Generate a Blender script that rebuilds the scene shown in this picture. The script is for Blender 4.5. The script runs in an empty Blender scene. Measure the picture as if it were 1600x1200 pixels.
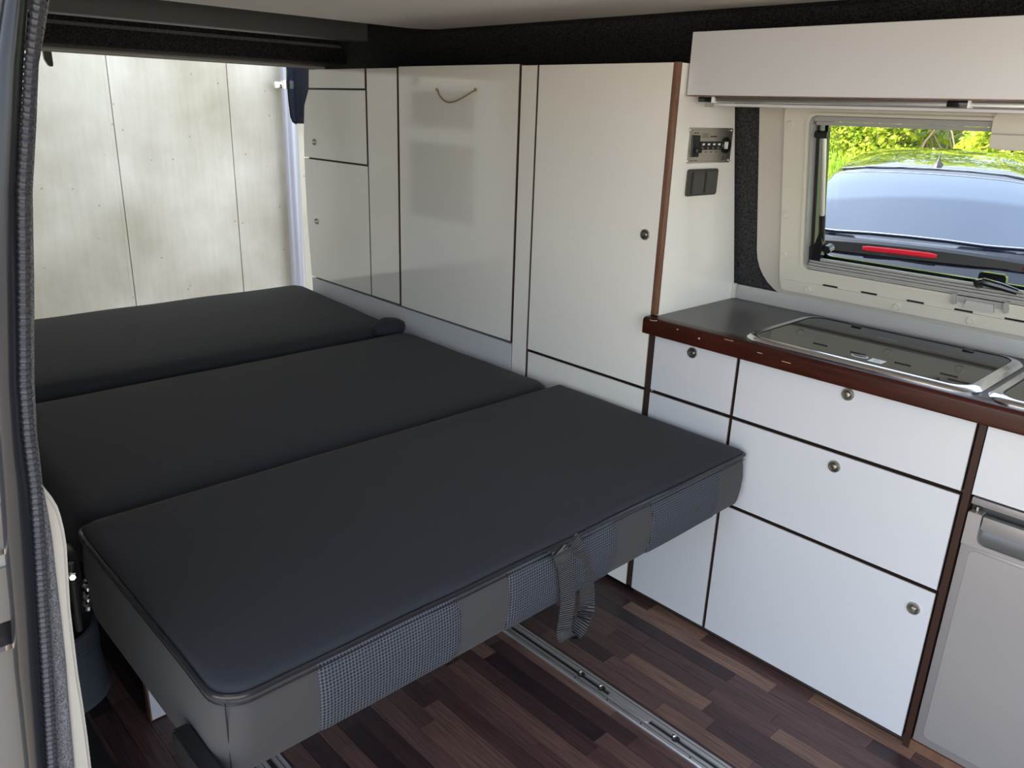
import bpy, bmesh, math, random
from mathutils import Vector, Matrix, noise
random.seed(7)
S = bpy.context.scene
COL = S.collection

# ------------------------------------------------------------------ camera
CAM = Vector((0.0, -1.5, 1.208)); FPX = 1240.6
YAW, PITCH, ROLL = -.806023, -.332976, .034959
cy, sy, cp, sp = math.cos(YAW), math.sin(YAW), math.cos(PITCH), math.sin(PITCH)
FW = Vector((sy*cp, cy*cp, sp)); RT0 = Vector((cy, -sy, 0)); UP0 = RT0.cross(FW)
RT = math.cos(ROLL)*RT0 + math.sin(ROLL)*UP0
UP = -math.sin(ROLL)*RT0 + math.cos(ROLL)*UP0
cd = bpy.data.cameras.new('camera'); cam = bpy.data.objects.new('camera', cd); COL.objects.link(cam)
cam.matrix_world = Matrix(((RT.x, UP.x, -FW.x, CAM.x), (RT.y, UP.y, -FW.y, CAM.y), (RT.z, UP.z, -FW.z, CAM.z), (0, 0, 0, 1)))
cd.sensor_fit = 'HORIZONTAL'; cd.sensor_width = 36; cd.lens = FPX/1600*36
cd.clip_start = .02; cd.clip_end = 200
S.camera = cam

def ray(u, v): return RT*((u-800)/FPX) - UP*((v-600)/FPX) + FW
def onX(u, v, x): d = ray(u, v); return CAM + d*((x-CAM.x)/d.x)
def onY(u, v, y): d = ray(u, v); return CAM + d*((y-CAM.y)/d.y)
def onZ(u, v, z): d = ray(u, v); return CAM + d*((z-CAM.z)/d.z)

# ------------------------------------------------------------------ world, sun, exposure
SUN_DIR = Vector((-.66, -.22, .72)).normalized()        # towards the sun
W = bpy.data.worlds.new('sky'); S.world = W; W.use_nodes = True
nt = W.node_tree; bg = nt.nodes['Background']
sky = nt.nodes.new('ShaderNodeTexSky'); sky.sky_type = 'NISHITA'; sky.sun_disc = False
sky.sun_elevation = math.asin(SUN_DIR.z); sky.sun_rotation = math.atan2(SUN_DIR.x, SUN_DIR.y)
sky.air_density = 1.0; sky.dust_density = 1.0; sky.ozone_density = 1.0
hs = nt.nodes.new('ShaderNodeHueSaturation'); hs.inputs['Saturation'].default_value = .52
nt.links.new(sky.outputs[0], hs.inputs['Color']); nt.links.new(hs.outputs[0], bg.inputs[0]); bg.inputs[1].default_value = .42
sl = bpy.data.lights.new('sun', 'SUN'); sl.energy = 8.0; sl.angle = .01; sl.color = (1, .93, .82)
so = bpy.data.objects.new('sun', sl); COL.objects.link(so)
so.rotation_euler = SUN_DIR.to_track_quat('Z', 'Y').to_euler(); so.location = (0, 0, 12)
S.view_settings.view_transform = 'Standard'; S.view_settings.look = 'None'
S.view_settings.gamma = 1; S.view_settings.use_curve_mapping = False
S.view_settings.exposure = 1.15

# ------------------------------------------------------------------ materials
def mat(name, col, rough=.5, metal=0, spec=.5, coat=0, noise_amt=0, noise_scale=40, bump=0, bump_scale=200,
        stretch=(1, 1, 1), col2=None, emis=None, trans=0, sheen=0):
    m = bpy.data.materials.new(name); m.use_nodes = True; t = m.node_tree; b = t.nodes['Principled BSDF']
    b.inputs['Base Color'].default_value = (*col, 1); b.inputs['Roughness'].default_value = rough
    b.inputs['Metallic'].default_value = metal; b.inputs['Specular IOR Level'].default_value = spec
    b.inputs['Coat Weight'].default_value = coat; b.inputs['Coat Roughness'].default_value = .03
    b.inputs['Transmission Weight'].default_value = trans
    b.inputs['Sheen Weight'].default_value = sheen
    if noise_amt or bump:
        tc = t.nodes.new('ShaderNodeTexCoord'); mp = t.nodes.new('ShaderNodeMapping')
        mp.inputs['Scale'].default_value = stretch; t.links.new(tc.outputs['Object'], mp.inputs[0])
    if noise_amt:
        n = t.nodes.new('ShaderNodeTexNoise'); n.inputs['Scale'].default_value = noise_scale; n.inputs['Detail'].default_value = 6
        t.links.new(mp.outputs[0], n.inputs[0])
        r = t.nodes.new('ShaderNodeValToRGB'); c2 = col2 or tuple(c*(1-noise_amt) for c in col)
        r.color_ramp.elements[0].position = .3; r.color_ramp.elements[1].position = .7
        r.color_ramp.elements[0].color = (*c2, 1); r.color_ramp.elements[1].color = (*col, 1)
        t.links.new(n.outputs[0], r.inputs[0]); t.links.new(r.outputs[0], b.inputs['Base Color'])
    if bump:
        n2 = t.nodes.new('ShaderNodeTexNoise'); n2.inputs['Scale'].default_value = bump_scale; n2.inputs['Detail'].default_value = 3
        t.links.new(mp.outputs[0], n2.inputs[0])
        bp = t.nodes.new('ShaderNodeBump'); bp.inputs['Strength'].default_value = bump; bp.inputs['Distance'].default_value = .004
        t.links.new(n2.outputs[0], bp.inputs['Height']); t.links.new(bp.outputs[0], b.inputs['Normal'])
    return m

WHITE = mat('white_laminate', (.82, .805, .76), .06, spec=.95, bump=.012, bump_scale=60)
WHITE_COOLLIGHT = mat('white_laminate_cool_light', (.57, .58, .605), .28, spec=.4)  # same laminate as the tall doors; dimmer, bluish light mixed into its colour
WOODEDGE = mat('brown_edge_banding', (.20, .10, .062), .35, noise_amt=.35, noise_scale=30, stretch=(3, 3, .4))
DARKEDGE = mat('dark_carcass', (.035, .022, .016), .5)
WORKTOP = mat('worktop_grey', (.075, .075, .078), .33, bump=.05, bump_scale=500)
LIPWOOD = mat('worktop_wood_edge', (.050, .011, .006), .32, spec=.25, noise_amt=.5, noise_scale=18, stretch=(.5, 4, 6))
STEEL = mat('polished_steel', (.78, .78, .80), .16, metal=1)
BRUSHED = mat('brushed_metal', (.66, .64, .60), .34, metal=1)
NICKEL = mat('satin_nickel', (.46, .44, .40), .28, metal=1)
CHROME = mat('chrome', (.85, .85, .87), .07, metal=1)
ALU = mat('aluminium_rail', (.80, .81, .82), .5, metal=1, noise_amt=.25, noise_scale=30, stretch=(.6, 8, 8))
BLACKGLASS = mat('smoked_glass_lid', (.009, .009, .010), .03, spec=.45)
BLACKPL = mat('black_plastic', (.012, .012, .013), .35)
BLACKGLOSS = mat('black_gloss_plastic', (.012, .012, .014), .14)
DARKGREY = mat('charcoal_plastic', (.045, .045, .044), .4)
CREAM = mat('cream_plastic', (.47, .44, .395), .42, bump=.05, bump_scale=600)
CREAM_FRAME = mat('beige_window_plastic', (.56, .54, .47), .36)
GREYPL = mat('grey_plastic', (.30, .30, .29), .4)
FRIDGE = mat('fridge_silver_grey', (.33, .31, .305), .34, metal=.35)
FRIDGE_D = mat('fridge_recess_grey', (.12, .12, .12), .4, metal=.3)
CARPET = mat('black_felt_lining', (.012, .012, .013), .95, spec=.1, noise_amt=.7, noise_scale=230, col2=(.066, .065, .068), bump=.7, bump_scale=420)
CARPETGREY = mat('grey_felt_edge', (.07, .07, .075), .95, spec=.1, noise_amt=.7, noise_scale=520, col2=(.34, .34, .38), bump=.8, bump_scale=800)
BEAMGREY = mat('grey_roof_beam', (.10, .10, .097), .5)
TOPFAB = mat('black_cushion_fabric', (.020, .022, .029), .78, spec=.25, bump=.25, bump_scale=1100, sheen=.06)
SIDEFAB = mat('charcoal_cushion_side', (.050, .049, .052), .8, spec=.2, bump=.25, bump_scale=900, sheen=.08)
PIPING = mat('black_piping', (.016, .017, .021), .25)
PAINT_DARK = mat('dark_grey_body_paint', (.014, .015, .019), .2, spec=.28)
RUBBER = mat('ribbed_rubber', (.035, .036, .044), .45)
POT = mat('blue_grey_plastic', (.085, .094, .11), .42)
CARPAINT = mat('blue_black_car_paint', (.010, .012, .020), .05, coat=1, spec=.6)
REDLENS = mat('red_lens', (.62, .018, .03), .18)
TYRE = mat('tyre', (.02, .02, .02), .8)
ASPHALT = mat('sandy_paving', (.50, .42, .32), .9, noise_amt=.3, noise_scale=60, bump=.4, bump_scale=200)
BARK = mat('twig_brown', (.34, .25, .17), .9)
CORD = mat('tan_cord', (.30, .22, .11), .8)
PIPEMAT = mat('pale_grey_downpipe', (.38, .38, .43), .35, metal=.3)
TEXTDARK = mat('dark_print', (.03, .03, .03), .6)
WHITEPAINT = mat('white_enamel', (.85, .85, .85), .3)
STICKER = mat('pale_label', (.70, .74, .72), .5)
BLUEOVAL = mat('dark_blue_emblem', (.01, .015, .06), .2)

def glass(name, tint, refl_rough=.0, op=.0):
    m = bpy.data.materials.new(name); m.use_nodes = True; t = m.node_tree; t.nodes.clear()
    o = t.nodes.new('ShaderNodeOutputMaterial'); mx = t.nodes.new('ShaderNodeMixShader')
    tr = t.nodes.new('ShaderNodeBsdfTransparent'); tr.inputs[0].default_value = (*tint, 1)
    gl = t.nodes.new('ShaderNodeBsdfGlossy'); gl.inputs['Roughness'].default_value = refl_rough
    fr = t.nodes.new('ShaderNodeFresnel'); fr.inputs[0].default_value = 1.35
    t.links.new(fr.outputs[0], mx.inputs[0]); t.links.new(tr.outputs[0], mx.inputs[1]); t.links.new(gl.outputs[0], mx.inputs[2])
    t.links.new(mx.outputs[0], o.inputs[0]); return m
GLASS = glass('acrylic_pane', (.93, .95, .95))
TINT = glass('tinted_pane', (.17, .18, .23))
CARGLASS = mat('car_window_glass', (.05, .075, .12), .05, spec=.9, coat=1)

def tex_nodes(m):
    t = m.node_tree; return t, t.nodes['Principled BSDF']
# laminate plank: tone by object, grain along x
PLANK = mat('laminate_plank', (.1, .06, .05), .36, spec=.45)
t, b = tex_nodes(PLANK)
oi = t.nodes.new('ShaderNodeObjectInfo'); rp = t.nodes.new('ShaderNodeValToRGB'); cr = rp.color_ramp
cr.elements[0].position = 0; cr.elements[0].color = (.030, .018, .021, 1)
cr.elements[1].position = 1; cr.elements[1].color = (.27, .155, .11, 1)
for p, c in ((.25, (.055, .030, .032, 1)), (.5, (.092, .050, .047, 1)), (.75, (.130, .074, .066, 1)), (.9, (.185, .108, .082, 1))):
    e = cr.elements.new(p); e.color = c
t.links.new(oi.outputs['Random'], rp.inputs[0])
tc = t.nodes.new('ShaderNodeTexCoord'); mp = t.nodes.new('ShaderNodeMapping'); mp.inputs['Scale'].default_value = (2.5, 55, 1)
cmb = t.nodes.new('ShaderNodeCombineXYZ'); ml = t.nodes.new('ShaderNodeMath'); ml.operation = 'MULTIPLY'; ml.inputs[1].default_value = 37
t.links.new(oi.outputs['Random'], ml.inputs[0]); t.links.new(ml.outputs[0], cmb.inputs[0]); t.links.new(ml.outputs[0], cmb.inputs[1])
t.links.new(tc.outputs['Object'], mp.inputs[0]); t.links.new(cmb.outputs[0], mp.inputs['Location'])
ns = t.nodes.new('ShaderNodeTexNoise'); ns.inputs['Scale'].default_value = 4; ns.inputs['Detail'].default_value = 5; ns.inputs['Distortion'].default_value = .6
t.links.new(mp.outputs[0], ns.inputs[0])
mr = t.nodes.new('ShaderNodeMapRange'); mr.inputs[1].default_value = .3; mr.inputs[2].default_value = .7; mr.inputs[3].default_value = .55; mr.inputs[4].default_value = 1.35
t.links.new(ns.outputs[0], mr.inputs[0])
vm = t.nodes.new('ShaderNodeVectorMath'); vm.operation = 'SCALE'; t.links.new(rp.outputs[0], vm.inputs[0]); t.links.new(mr.outputs[0], vm.inputs['Scale'])
t.links.new(vm.outputs[0], b.inputs['Base Color'])

# spacer mesh fabric on the cushion front
MESHFAB = mat('spacer_mesh_fabric', (.05, .055, .068), .75, spec=.25)
t, b = tex_nodes(MESHFAB)
tc = t.nodes.new('ShaderNodeTexCoord'); mp = t.nodes.new('ShaderNodeMapping'); mp.inputs['Scale'].default_value = (1, 1, 1)
sep = t.nodes.new('ShaderNodeSeparateXYZ'); t.links.new(tc.outputs['Object'], sep.inputs[0])
def wave(src, k, ph=0):
    a = t.nodes.new('ShaderNodeMath'); a.operation = 'MULTIPLY_ADD'; a.inputs[1].default_value = k; a.inputs[2].default_value = ph
    t.links.new(src, a.inputs[0]); s = t.nodes.new('ShaderNodeMath'); s.operation = 'SINE'; t.links.new(a.outputs[0], s.inputs[0]); return s
ad = t.nodes.new('ShaderNodeMath'); ad.operation = 'ADD'; sb = t.nodes.new('ShaderNodeMath'); sb.operation = 'SUBTRACT'
t.links.new(sep.outputs[1], ad.inputs[0]); t.links.new(sep.outputs[2], ad.inputs[1])
t.links.new(sep.outputs[1], sb.inputs[0]); t.links.new(sep.outputs[2], sb.inputs[1])
w1, w2 = wave(ad.outputs[0], 590), wave(sb.outputs[0], 590)
pr = t.nodes.new('ShaderNodeMath'); pr.operation = 'MULTIPLY'; t.links.new(w1.outputs[0], pr.inputs[0]); t.links.new(w2.outputs[0], pr.inputs[1])
rp = t.nodes.new('ShaderNodeValToRGB'); rp.color_ramp.elements[0].position = .25; rp.color_ramp.elements[0].color = (.010, .011, .014, 1)
rp.color_ramp.elements[1].position = .6; rp.color_ramp.elements[1].color = (.078, .085, .104, 1)
mr = t.nodes.new('ShaderNodeMapRange'); mr.inputs[1].default_value = -1; mr.inputs[2].default_value = 1; t.links.new(pr.outputs[0], mr.inputs[0])
t.links.new(mr.outputs[0], rp.inputs[0]); t.links.new(rp.outputs[0], b.inputs['Base Color'])
bpn = t.nodes.new('ShaderNodeBump'); bpn.inputs['Strength'].default_value = .6; bpn.inputs['Distance'].default_value = .002
t.links.new(mr.outputs[0], bpn.inputs['Height']); t.links.new(bpn.outputs[0], b.inputs['Normal'])

# webbing strap: cross ribs
STRAP = mat('ribbed_webbing', (.04, .04, .044), .6, spec=.3)
t, b = tex_nodes(STRAP)
tc = t.nodes.new('ShaderNodeTexCoord'); sep = t.nodes.new('ShaderNodeSeparateXYZ'); t.links.new(tc.outputs['UV'], sep.inputs[0])
s = wave(sep.outputs[0], 2*math.pi)
rp = t.nodes.new('ShaderNodeValToRGB'); rp.color_ramp.elements[0].color = (.010, .010, .012, 1); rp.color_ramp.elements[1].color = (.085, .085, .09, 1)
rp.color_ramp.elements[0].position = .35; rp.color_ramp.elements[1].position = .8
mr = t.nodes.new('ShaderNodeMapRange'); mr.inputs[1].default_value = -1; mr.inputs[2].default_value = 1; t.links.new(s.outputs[0], mr.inputs[0])
t.links.new(mr.outputs[0], rp.inputs[0]); t.links.new(rp.outputs[0], b.inputs['Base Color'])
bpn = t.nodes.new('ShaderNodeBump'); bpn.inputs['Strength'].default_value = .8; bpn.inputs['Distance'].default_value = .002
t.links.new(mr.outputs[0], bpn.inputs['Height']); t.links.new(bpn.outputs[0], b.inputs['Normal'])

# perforated ceiling fabric
CEIL = mat('perforated_ceiling_fabric', (.42, .41, .39), .85, spec=.2)
t, b = tex_nodes(CEIL)
tc = t.nodes.new('ShaderNodeTexCoord'); sep = t.nodes.new('ShaderNodeSeparateXYZ'); t.links.new(tc.outputs['Object'], sep.inputs[0])
w1, w2 = wave(sep.outputs[0], 1050), wave(sep.outputs[1], 1050)
pr = t.nodes.new('ShaderNodeMath'); pr.operation = 'MULTIPLY'; t.links.new(w1.outputs[0], pr.inputs[0]); t.links.new(w2.outputs[0], pr.inputs[1])
rp = t.nodes.new('ShaderNodeValToRGB'); rp.color_ramp.elements[0].position = .55; rp.color_ramp.elements[0].color = (.85, .82, .79, 1)
rp.color_ramp.elements[1].position = .85; rp.color_ramp.elements[1].color = (.42, .40, .385, 1)
t.links.new(pr.outputs[0], rp.inputs[0]); t.links.new(rp.outputs[0], b.inputs['Base Color'])

# cast concrete: blotches, fine streaks, air holes
CONC = mat('cast_concrete', (.5, .48, .43), .85, spec=.25)
t, b = tex_nodes(CONC)
tc = t.nodes.new('ShaderNodeTexCoord')
n1 = t.nodes.new('ShaderNodeTexNoise'); n1.inputs['Scale'].default_value = 2.2; n1.inputs['Detail'].default_value = 7
t.links.new(tc.outputs['Object'], n1.inputs[0])
mp = t.nodes.new('ShaderNodeMapping'); mp.inputs['Scale'].default_value = (1, 14, 1.2); t.links.new(tc.outputs['Object'], mp.inputs[0])
n2 = t.nodes.new('ShaderNodeTexNoise'); n2.inputs['Scale'].default_value = 3; n2.inputs['Detail'].default_value = 6; t.links.new(mp.outputs[0], n2.inputs[0])
r1 = t.nodes.new('ShaderNodeValToRGB'); r1.color_ramp.elements[0].position = .3; r1.color_ramp.elements[0].color = (.43, .385, .295, 1)
r1.color_ramp.elements[1].position = .68; r1.color_ramp.elements[1].color = (.66, .62, .53, 1); t.links.new(n1.outputs[0], r1.inputs[0])
r2 = t.nodes.new('ShaderNodeValToRGB'); r2.color_ramp.elements[0].position = .3; r2.color_ramp.elements[0].color = (.93, .925, .91, 1)
r2.color_ramp.elements[1].position = .65; r2.color_ramp.elements[1].color = (1, 1, 1, 1); t.links.new(n2.outputs[0], r2.inputs[0])
vo = t.nodes.new('ShaderNodeTexVoronoi'); vo.inputs['Scale'].default_value = 11; t.links.new(tc.outputs['Object'], vo.inputs['Vector'])
r3 = t.nodes.new('ShaderNodeValToRGB'); r3.color_ramp.elements[0].position = .045; r3.color_ramp.elements[0].color = (.35, .33, .3, 1)
r3.color_ramp.elements[1].position = .085; r3.color_ramp.elements[1].color = (1, 1, 1, 1); t.links.new(vo.outputs['Distance'], r3.inputs[0])
m1 = t.nodes.new('ShaderNodeMix'); m1.data_type = 'RGBA'; m1.blend_type = 'MULTIPLY'; m1.inputs[0].default_value = 1
m2 = t.nodes.new('ShaderNodeMix'); m2.data_type = 'RGBA'; m2.blend_type = 'MULTIPLY'; m2.inputs[0].default_value = .5
t.links.new(r1.outputs[0], m1.inputs[6]); t.links.new(r2.outputs[0], m1.inputs[7])
t.links.new(m1.outputs[2], m2.inputs[6]); t.links.new(r3.outputs[0], m2.inputs[7]); t.links.new(m2.outputs[2], b.inputs['Base Color'])

# leaves / grass: translucent greens varied per face via position noise
def leafmat(name, c1, c2):
    m = bpy.data.materials.new(name); m.use_nodes = True; t = m.node_tree; b = t.nodes['Principled BSDF']; o = t.nodes['Material Output']
    tc = t.nodes.new('ShaderNodeTexCoord'); n = t.nodes.new('ShaderNodeTexNoise'); n.inputs['Scale'].default_value = 5; n.inputs['Detail'].default_value = 4
    t.links.new(tc.outputs['Object'], n.inputs[0]); r = t.nodes.new('ShaderNodeValToRGB')
    r.color_ramp.elements[0].position = .35; r.color_ramp.elements[1].position = .65
    r.color_ramp.elements[0].color = (*c1, 1); r.color_ramp.elements[1].color = (*c2, 1); t.links.new(n.outputs[0], r.inputs[0])
    t.links.new(r.outputs[0], b.inputs['Base Color']); b.inputs['Roughness'].default_value = .55
    tl = t.nodes.new('ShaderNodeBsdfTranslucent'); t.links.new(r.outputs[0], tl.inputs[0])
    mx = t.nodes.new('ShaderNodeMixShader'); mx.inputs[0].default_value = .5
    t.links.new(b.outputs[0], mx.inputs[1]); t.links.new(tl.outputs[0], mx.inputs[2]); t.links.new(mx.outputs[0], o.inputs[0]); return m
LEAF = leafmat('hedge_leaves', (.32, .46, .04), (.72, .74, .10))
GRASS = leafmat('grass_blades', (.30, .46, .05), (.56, .68, .10))
TURF = mat('turf_soil', (.16, .24, .05), .95, noise_amt=.4, noise_scale=6)

# ------------------------------------------------------------------ builders
def origin(p):
    o = Vector((0, 0, 0))
    while p: o += p.location; p = p.parent
    return o
def link(name, me, m, parent=None, smooth=False, base=True):
    """mesh with world-space vertices -> object; top-level objects get their origin at their base"""
    if m: me.materials.append(m)
    o = bpy.data.objects.new(name, me); COL.objects.link(o)
    if parent:
        off = origin(parent); o.parent = parent
    else:
        vs = [v.co for v in me.vertices]
        off = Vector(((min(v.x for v in vs)+max(v.x for v in vs))/2, (min(v.y for v in vs)+max(v.y for v in vs))/2, min(v.z for v in vs))) if base else Vector((0, 0, 0))
        o.location = off
    me.transform(Matrix.Translation(-off))
    if smooth:
        for p in me.polygons: p.use_smooth = True
    return o
def from_bm(name, bm, m, parent=None, smooth=False, auto=False):
    bmesh.ops.recalc_face_normals(bm, faces=bm.faces)
    if auto:
        for f in bm.faces: f.smooth = True
        for e in bm.edges:
            if len(e.link_faces) == 2 and e.calc_face_angle(0) > math.radians(35): e.smooth = False
    me = bpy.data.meshes.new(name); bm.to_mesh(me); bm.free()
    return link(name, me, m, parent, smooth)
def thing(name, label, cat, loc, group=None):
    o = bpy.data.objects.new(name, None); COL.objects.link(o); o.location = loc; o.empty_display_size = .1
    o['label'] = label; o['category'] = cat
    if group: o['group'] = group
    return o
def tag(o, label, cat, group=None, kind=None):
    o['label'] = label; o['category'] = cat
    if group: o['group'] = group
    if kind: o['kind'] = kind
    return o
def struct(o, label, cat):
    o['kind'] = 'structure'; o['label'] = label; o['category'] = cat; return o

def add_box(bm, x0, x1, y0, y1, z0, z1, bev=0, seg=2):
    r = bmesh.ops.create_cube(bm, size=1); vs = r['verts']
    for v in vs: v.co = Vector((x0+(v.co.x+.5)*(x1-x0), y0+(v.co.y+.5)*(y1-y0), z0+(v.co.z+.5)*(z1-z0)))
    if bev:
        es = list({e for v in vs for e in v.link_edges})
        bmesh.ops.bevel(bm, geom=es, offset=bev, segments=seg, affect='EDGES', profile=.5)
def box(name, b, m, parent=None, bev=0, seg=2):
    bm = bmesh.new(); add_box(bm, *b, bev, seg); return from_bm(name, bm, m, parent, auto=bev > 0)
def add_prism(bm, pts, axis, a0, a1, bev=0):
    """pts 2D polygon; axis 'y': pts are (x,z); 'x': (y,z); 'z': (x,y)"""
    def P(p, a): return {'y': (p[0], a, p[1]), 'x': (a, p[0], p[1]), 'z': (p[0], p[1], a)}[axis]
    v0 = [bm.verts.new(P(p, a0)) for p in pts]; v1 = [bm.verts.new(P(p, a1)) for p in pts]
    fs = [bm.faces.new(v0), bm.faces.new(v1[::-1])]
    n = len(pts)
    for i in range(n): fs.append(bm.faces.new((v0[i], v1[i], v1[(i+1) % n], v0[(i+1) % n])))
    if bev:
        bmesh.ops.recalc_face_normals(bm, faces=fs)
        bmesh.ops.bevel(bm, geom=list({e for f in fs[:2] for e in f.edges}), offset=bev, segments=2, affect='EDGES')
def prism(name, pts, axis, a0, a1, m, parent=None, bev=0):
    bm = bmesh.new(); add_prism(bm, pts, axis, a0, a1, bev); return from_bm(name, bm, m, parent, auto=True)
def rrect(x0, x1, y0, y1, r, n=6, rs=None):
    """rounded rectangle, counter-clockwise; rs = radii for corners (x0y0, x1y0, x1y1, x0y1)"""
    rs = rs or (r,)*4; out = []
    for (cx, cy_, a, q) in ((x0+rs[0], y0+rs[0], math.pi, rs[0]), (x1-rs[1], y0+rs[1], 1.5*math.pi, rs[1]), (x1-rs[2], y1-rs[2], 0, rs[2]), (x0+rs[3], y1-rs[3], .5*math.pi, rs[3])):
        for i in range(n+1):
            t_ = a+i/n*math.pi/2; out.append((cx+q*math.cos(t_), cy_+q*math.sin(t_)))
    return out
def add_tube(bm, pts, r, seg=8, closed=False, rfun=None):
    pts = [Vector(p) for p in pts]; n = len(pts); rings = []
    nrm = None
    for i, p in enumerate(pts):
        a = pts[(i-1) % n] if (closed or i > 0) else p; c = pts[(i+1) % n] if (closed or i < n-1) else p
        tg = (c-a).normalized()
        if nrm is None: nrm = tg.orthogonal().normalized()
        nrm = (nrm - tg*nrm.dot(tg)).normalized(); bn = tg.cross(nrm)
        rr = rfun(i) if rfun else r
        rings.append([bm.verts.new(p+(nrm*math.cos(2*math.pi*k/seg)+bn*math.sin(2*math.pi*k/seg))*rr) for k in range(seg)])
    m_ = n if closed else n-1
    for i in range(m_):
        A, B = rings[i], rings[(i+1) % n]
        for k in range(seg): bm.faces.new((A[k], A[(k+1) % seg], B[(k+1) % seg], B[k]))
    if not closed: bm.faces.new(rings[0][::-1]); bm.faces.new(rings[-1])
def tube(name, pts, r, m, parent=None, seg=8, closed=False, rfun=None):
    bm = bmesh.new(); add_tube(bm, pts, r, seg, closed, rfun); return from_bm(name, bm, m, parent, auto=True)
def add_lathe(bm, prof, c, ax, seg=20):
    """prof: (radius, height along ax from c)"""
    ax = Vector(ax).normalized(); n = ax.orthogonal().normalized(); b_ = ax.cross(n); c = Vector(c); rings = []
    for r, h in prof:
        if r < 1e-6: rings.append([bm.verts.new(c+ax*h)])
        else: rings.append([bm.verts.new(c+ax*h+(n*math.cos(2*math.pi*k/seg)+b_*math.sin(2*math.pi*k/seg))*r) for k in range(seg)])
    for A, B in zip(rings, rings[1:]):
        for k in range(seg):
            k2 = (k+1) % seg
            if len(A) == 1 and len(B) == 1: continue
            if len(A) == 1: bm.faces.new((A[0], B[k2], B[k]))
            elif len(B) == 1: bm.faces.new((A[k], A[k2], B[0]))
            else: bm.faces.new((A[k], A[k2], B[k2], B[k]))
def lathe(name, prof, c, ax, m, parent=None, seg=20):
    bm = bmesh.new(); add_lathe(bm, prof, c, ax, seg); return from_bm(name, bm, m, parent, auto=True)
def loft(name, rings, m, parent=None, closed=True, cap0=True, cap1=True, smooth=True):
    bm = bmesh.new(); R = [[bm.verts.new(p) for p in r] for r in rings]
    for A, B in zip(R, R[1:]):
        n = len(A)
        for k in range(n if closed else n-1): bm.faces.new((A[k], A[(k+1) % n], B[(k+1) % n], B[k]))
    if cap0 and closed: bm.faces.new(R[0][::-1])
    if cap1 and closed: bm.faces.new(R[-1])
    return from_bm(name, bm, m, parent, auto=smooth)
def ribbon(name, pts, wdirs, width, thick, m, parent=None, per_m=230):
    """flat strap along pts; wdirs = width direction at each point; UV x counts ribs"""
    pts = [Vector(p) for p in pts]; bm = bmesh.new(); uv = bm.loops.layers.uv.new('UVMap'); L = 0; rings = []; ls = []
    for i, p in enumerate(pts):
        if i: L += (p-pts[i-1]).length
        tg = (pts[min(i+1, len(pts)-1)]-pts[max(i-1, 0)]).normalized(); w = Vector(wdirs[i] if isinstance(wdirs, list) else wdirs).normalized()
        w = (w-tg*w.dot(tg)).normalized(); nn = tg.cross(w)
        rings.append([bm.verts.new(p+w*a*width/2+nn*b_*thick/2) for a, b_ in ((-1, -1), (1, -1), (1, 1), (-1, 1))]); ls.append(L*per_m)
    for i in range(len(rings)-1):
        for k in range(4):
            f = bm.faces.new((rings[i][k], rings[i][(k+1) % 4], rings[i+1][(k+1) % 4], rings[i+1][k])); f.smooth = True
            for lp, u_ in zip(f.loops, (ls[i], ls[i], ls[i+1], ls[i+1])): lp[uv].uv = (u_, k)
    bm.faces.new(rings[0][::-1]); bm.faces.new(rings[-1])
    bmesh.ops.recalc_face_normals(bm, faces=bm.faces)
    for e in bm.edges:
        if len(e.link_faces) == 2 and e.calc_face_angle(0) > .8: e.smooth = False
    me = bpy.data.meshes.new(name); bm.to_mesh(me); bm.free(); return link(name, me, m, parent)
def interp(tab, v):
    if v <= tab[0][0]:
        (a, b_), (c, d) = tab[0], tab[1]; return b_+(d-b_)*(v-a)/(c-a)
    for (a, b_), (c, d) in zip(tab, tab[1:]):
        if v <= c: return b_+(d-b_)*(v-a)/(c-a)
    (a, b_), (c, d) = tab[-2], tab[-1]; return b_+(d-b_)*(v-a)/(c-a)

# ================================================================== SETTING
def wy(z):                                  # inner face of the leaning left-hand van wall
    return .34-.219*(z-.77) if z > .6 else .377
XR, XF = -2.95, 1.6                         # rear and front end of the shell
# ---- floor of strip planks
floor = struct(box('floor', (XR, XF, -1.45, .42, -.034, -.0042), mat('laminate_base', (.05, .03, .03), .5)), 'dark purple-brown strip laminate floor of the van', 'floor')
pm = []
PW = .0405
for L in (.16, .22, .28, .34, .42):
    bm = bmesh.new(); add_box(bm, 0, L-.0006, 0, PW-.0006, -.0042, 0); bmesh.ops.bevel(bm, geom=[e for e in bm.edges if min(v.co.z for v in e.verts) > -.001], offset=.0004, segments=1, affect='EDGES')
    me = bpy.data.meshes.new('plank'); bm.to_mesh(me); bm.free(); me.materials.append(PLANK); pm.append((L, me))
RAILS = (-.343, -.985)
foff = origin(floor)
y = -1.32; k = 0
while y < .0:
    x = -1.78 - random.random()*.3
    while x < .28 and k < 299:
        L, me = random.choice(pm)
        if x+L > -1.75:
            o = bpy.data.objects.new('plank', me); COL.objects.link(o); o.parent = floor; o.location = Vector((x, y, 0))-foff; k += 1
        x += L
    y += PW

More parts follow.
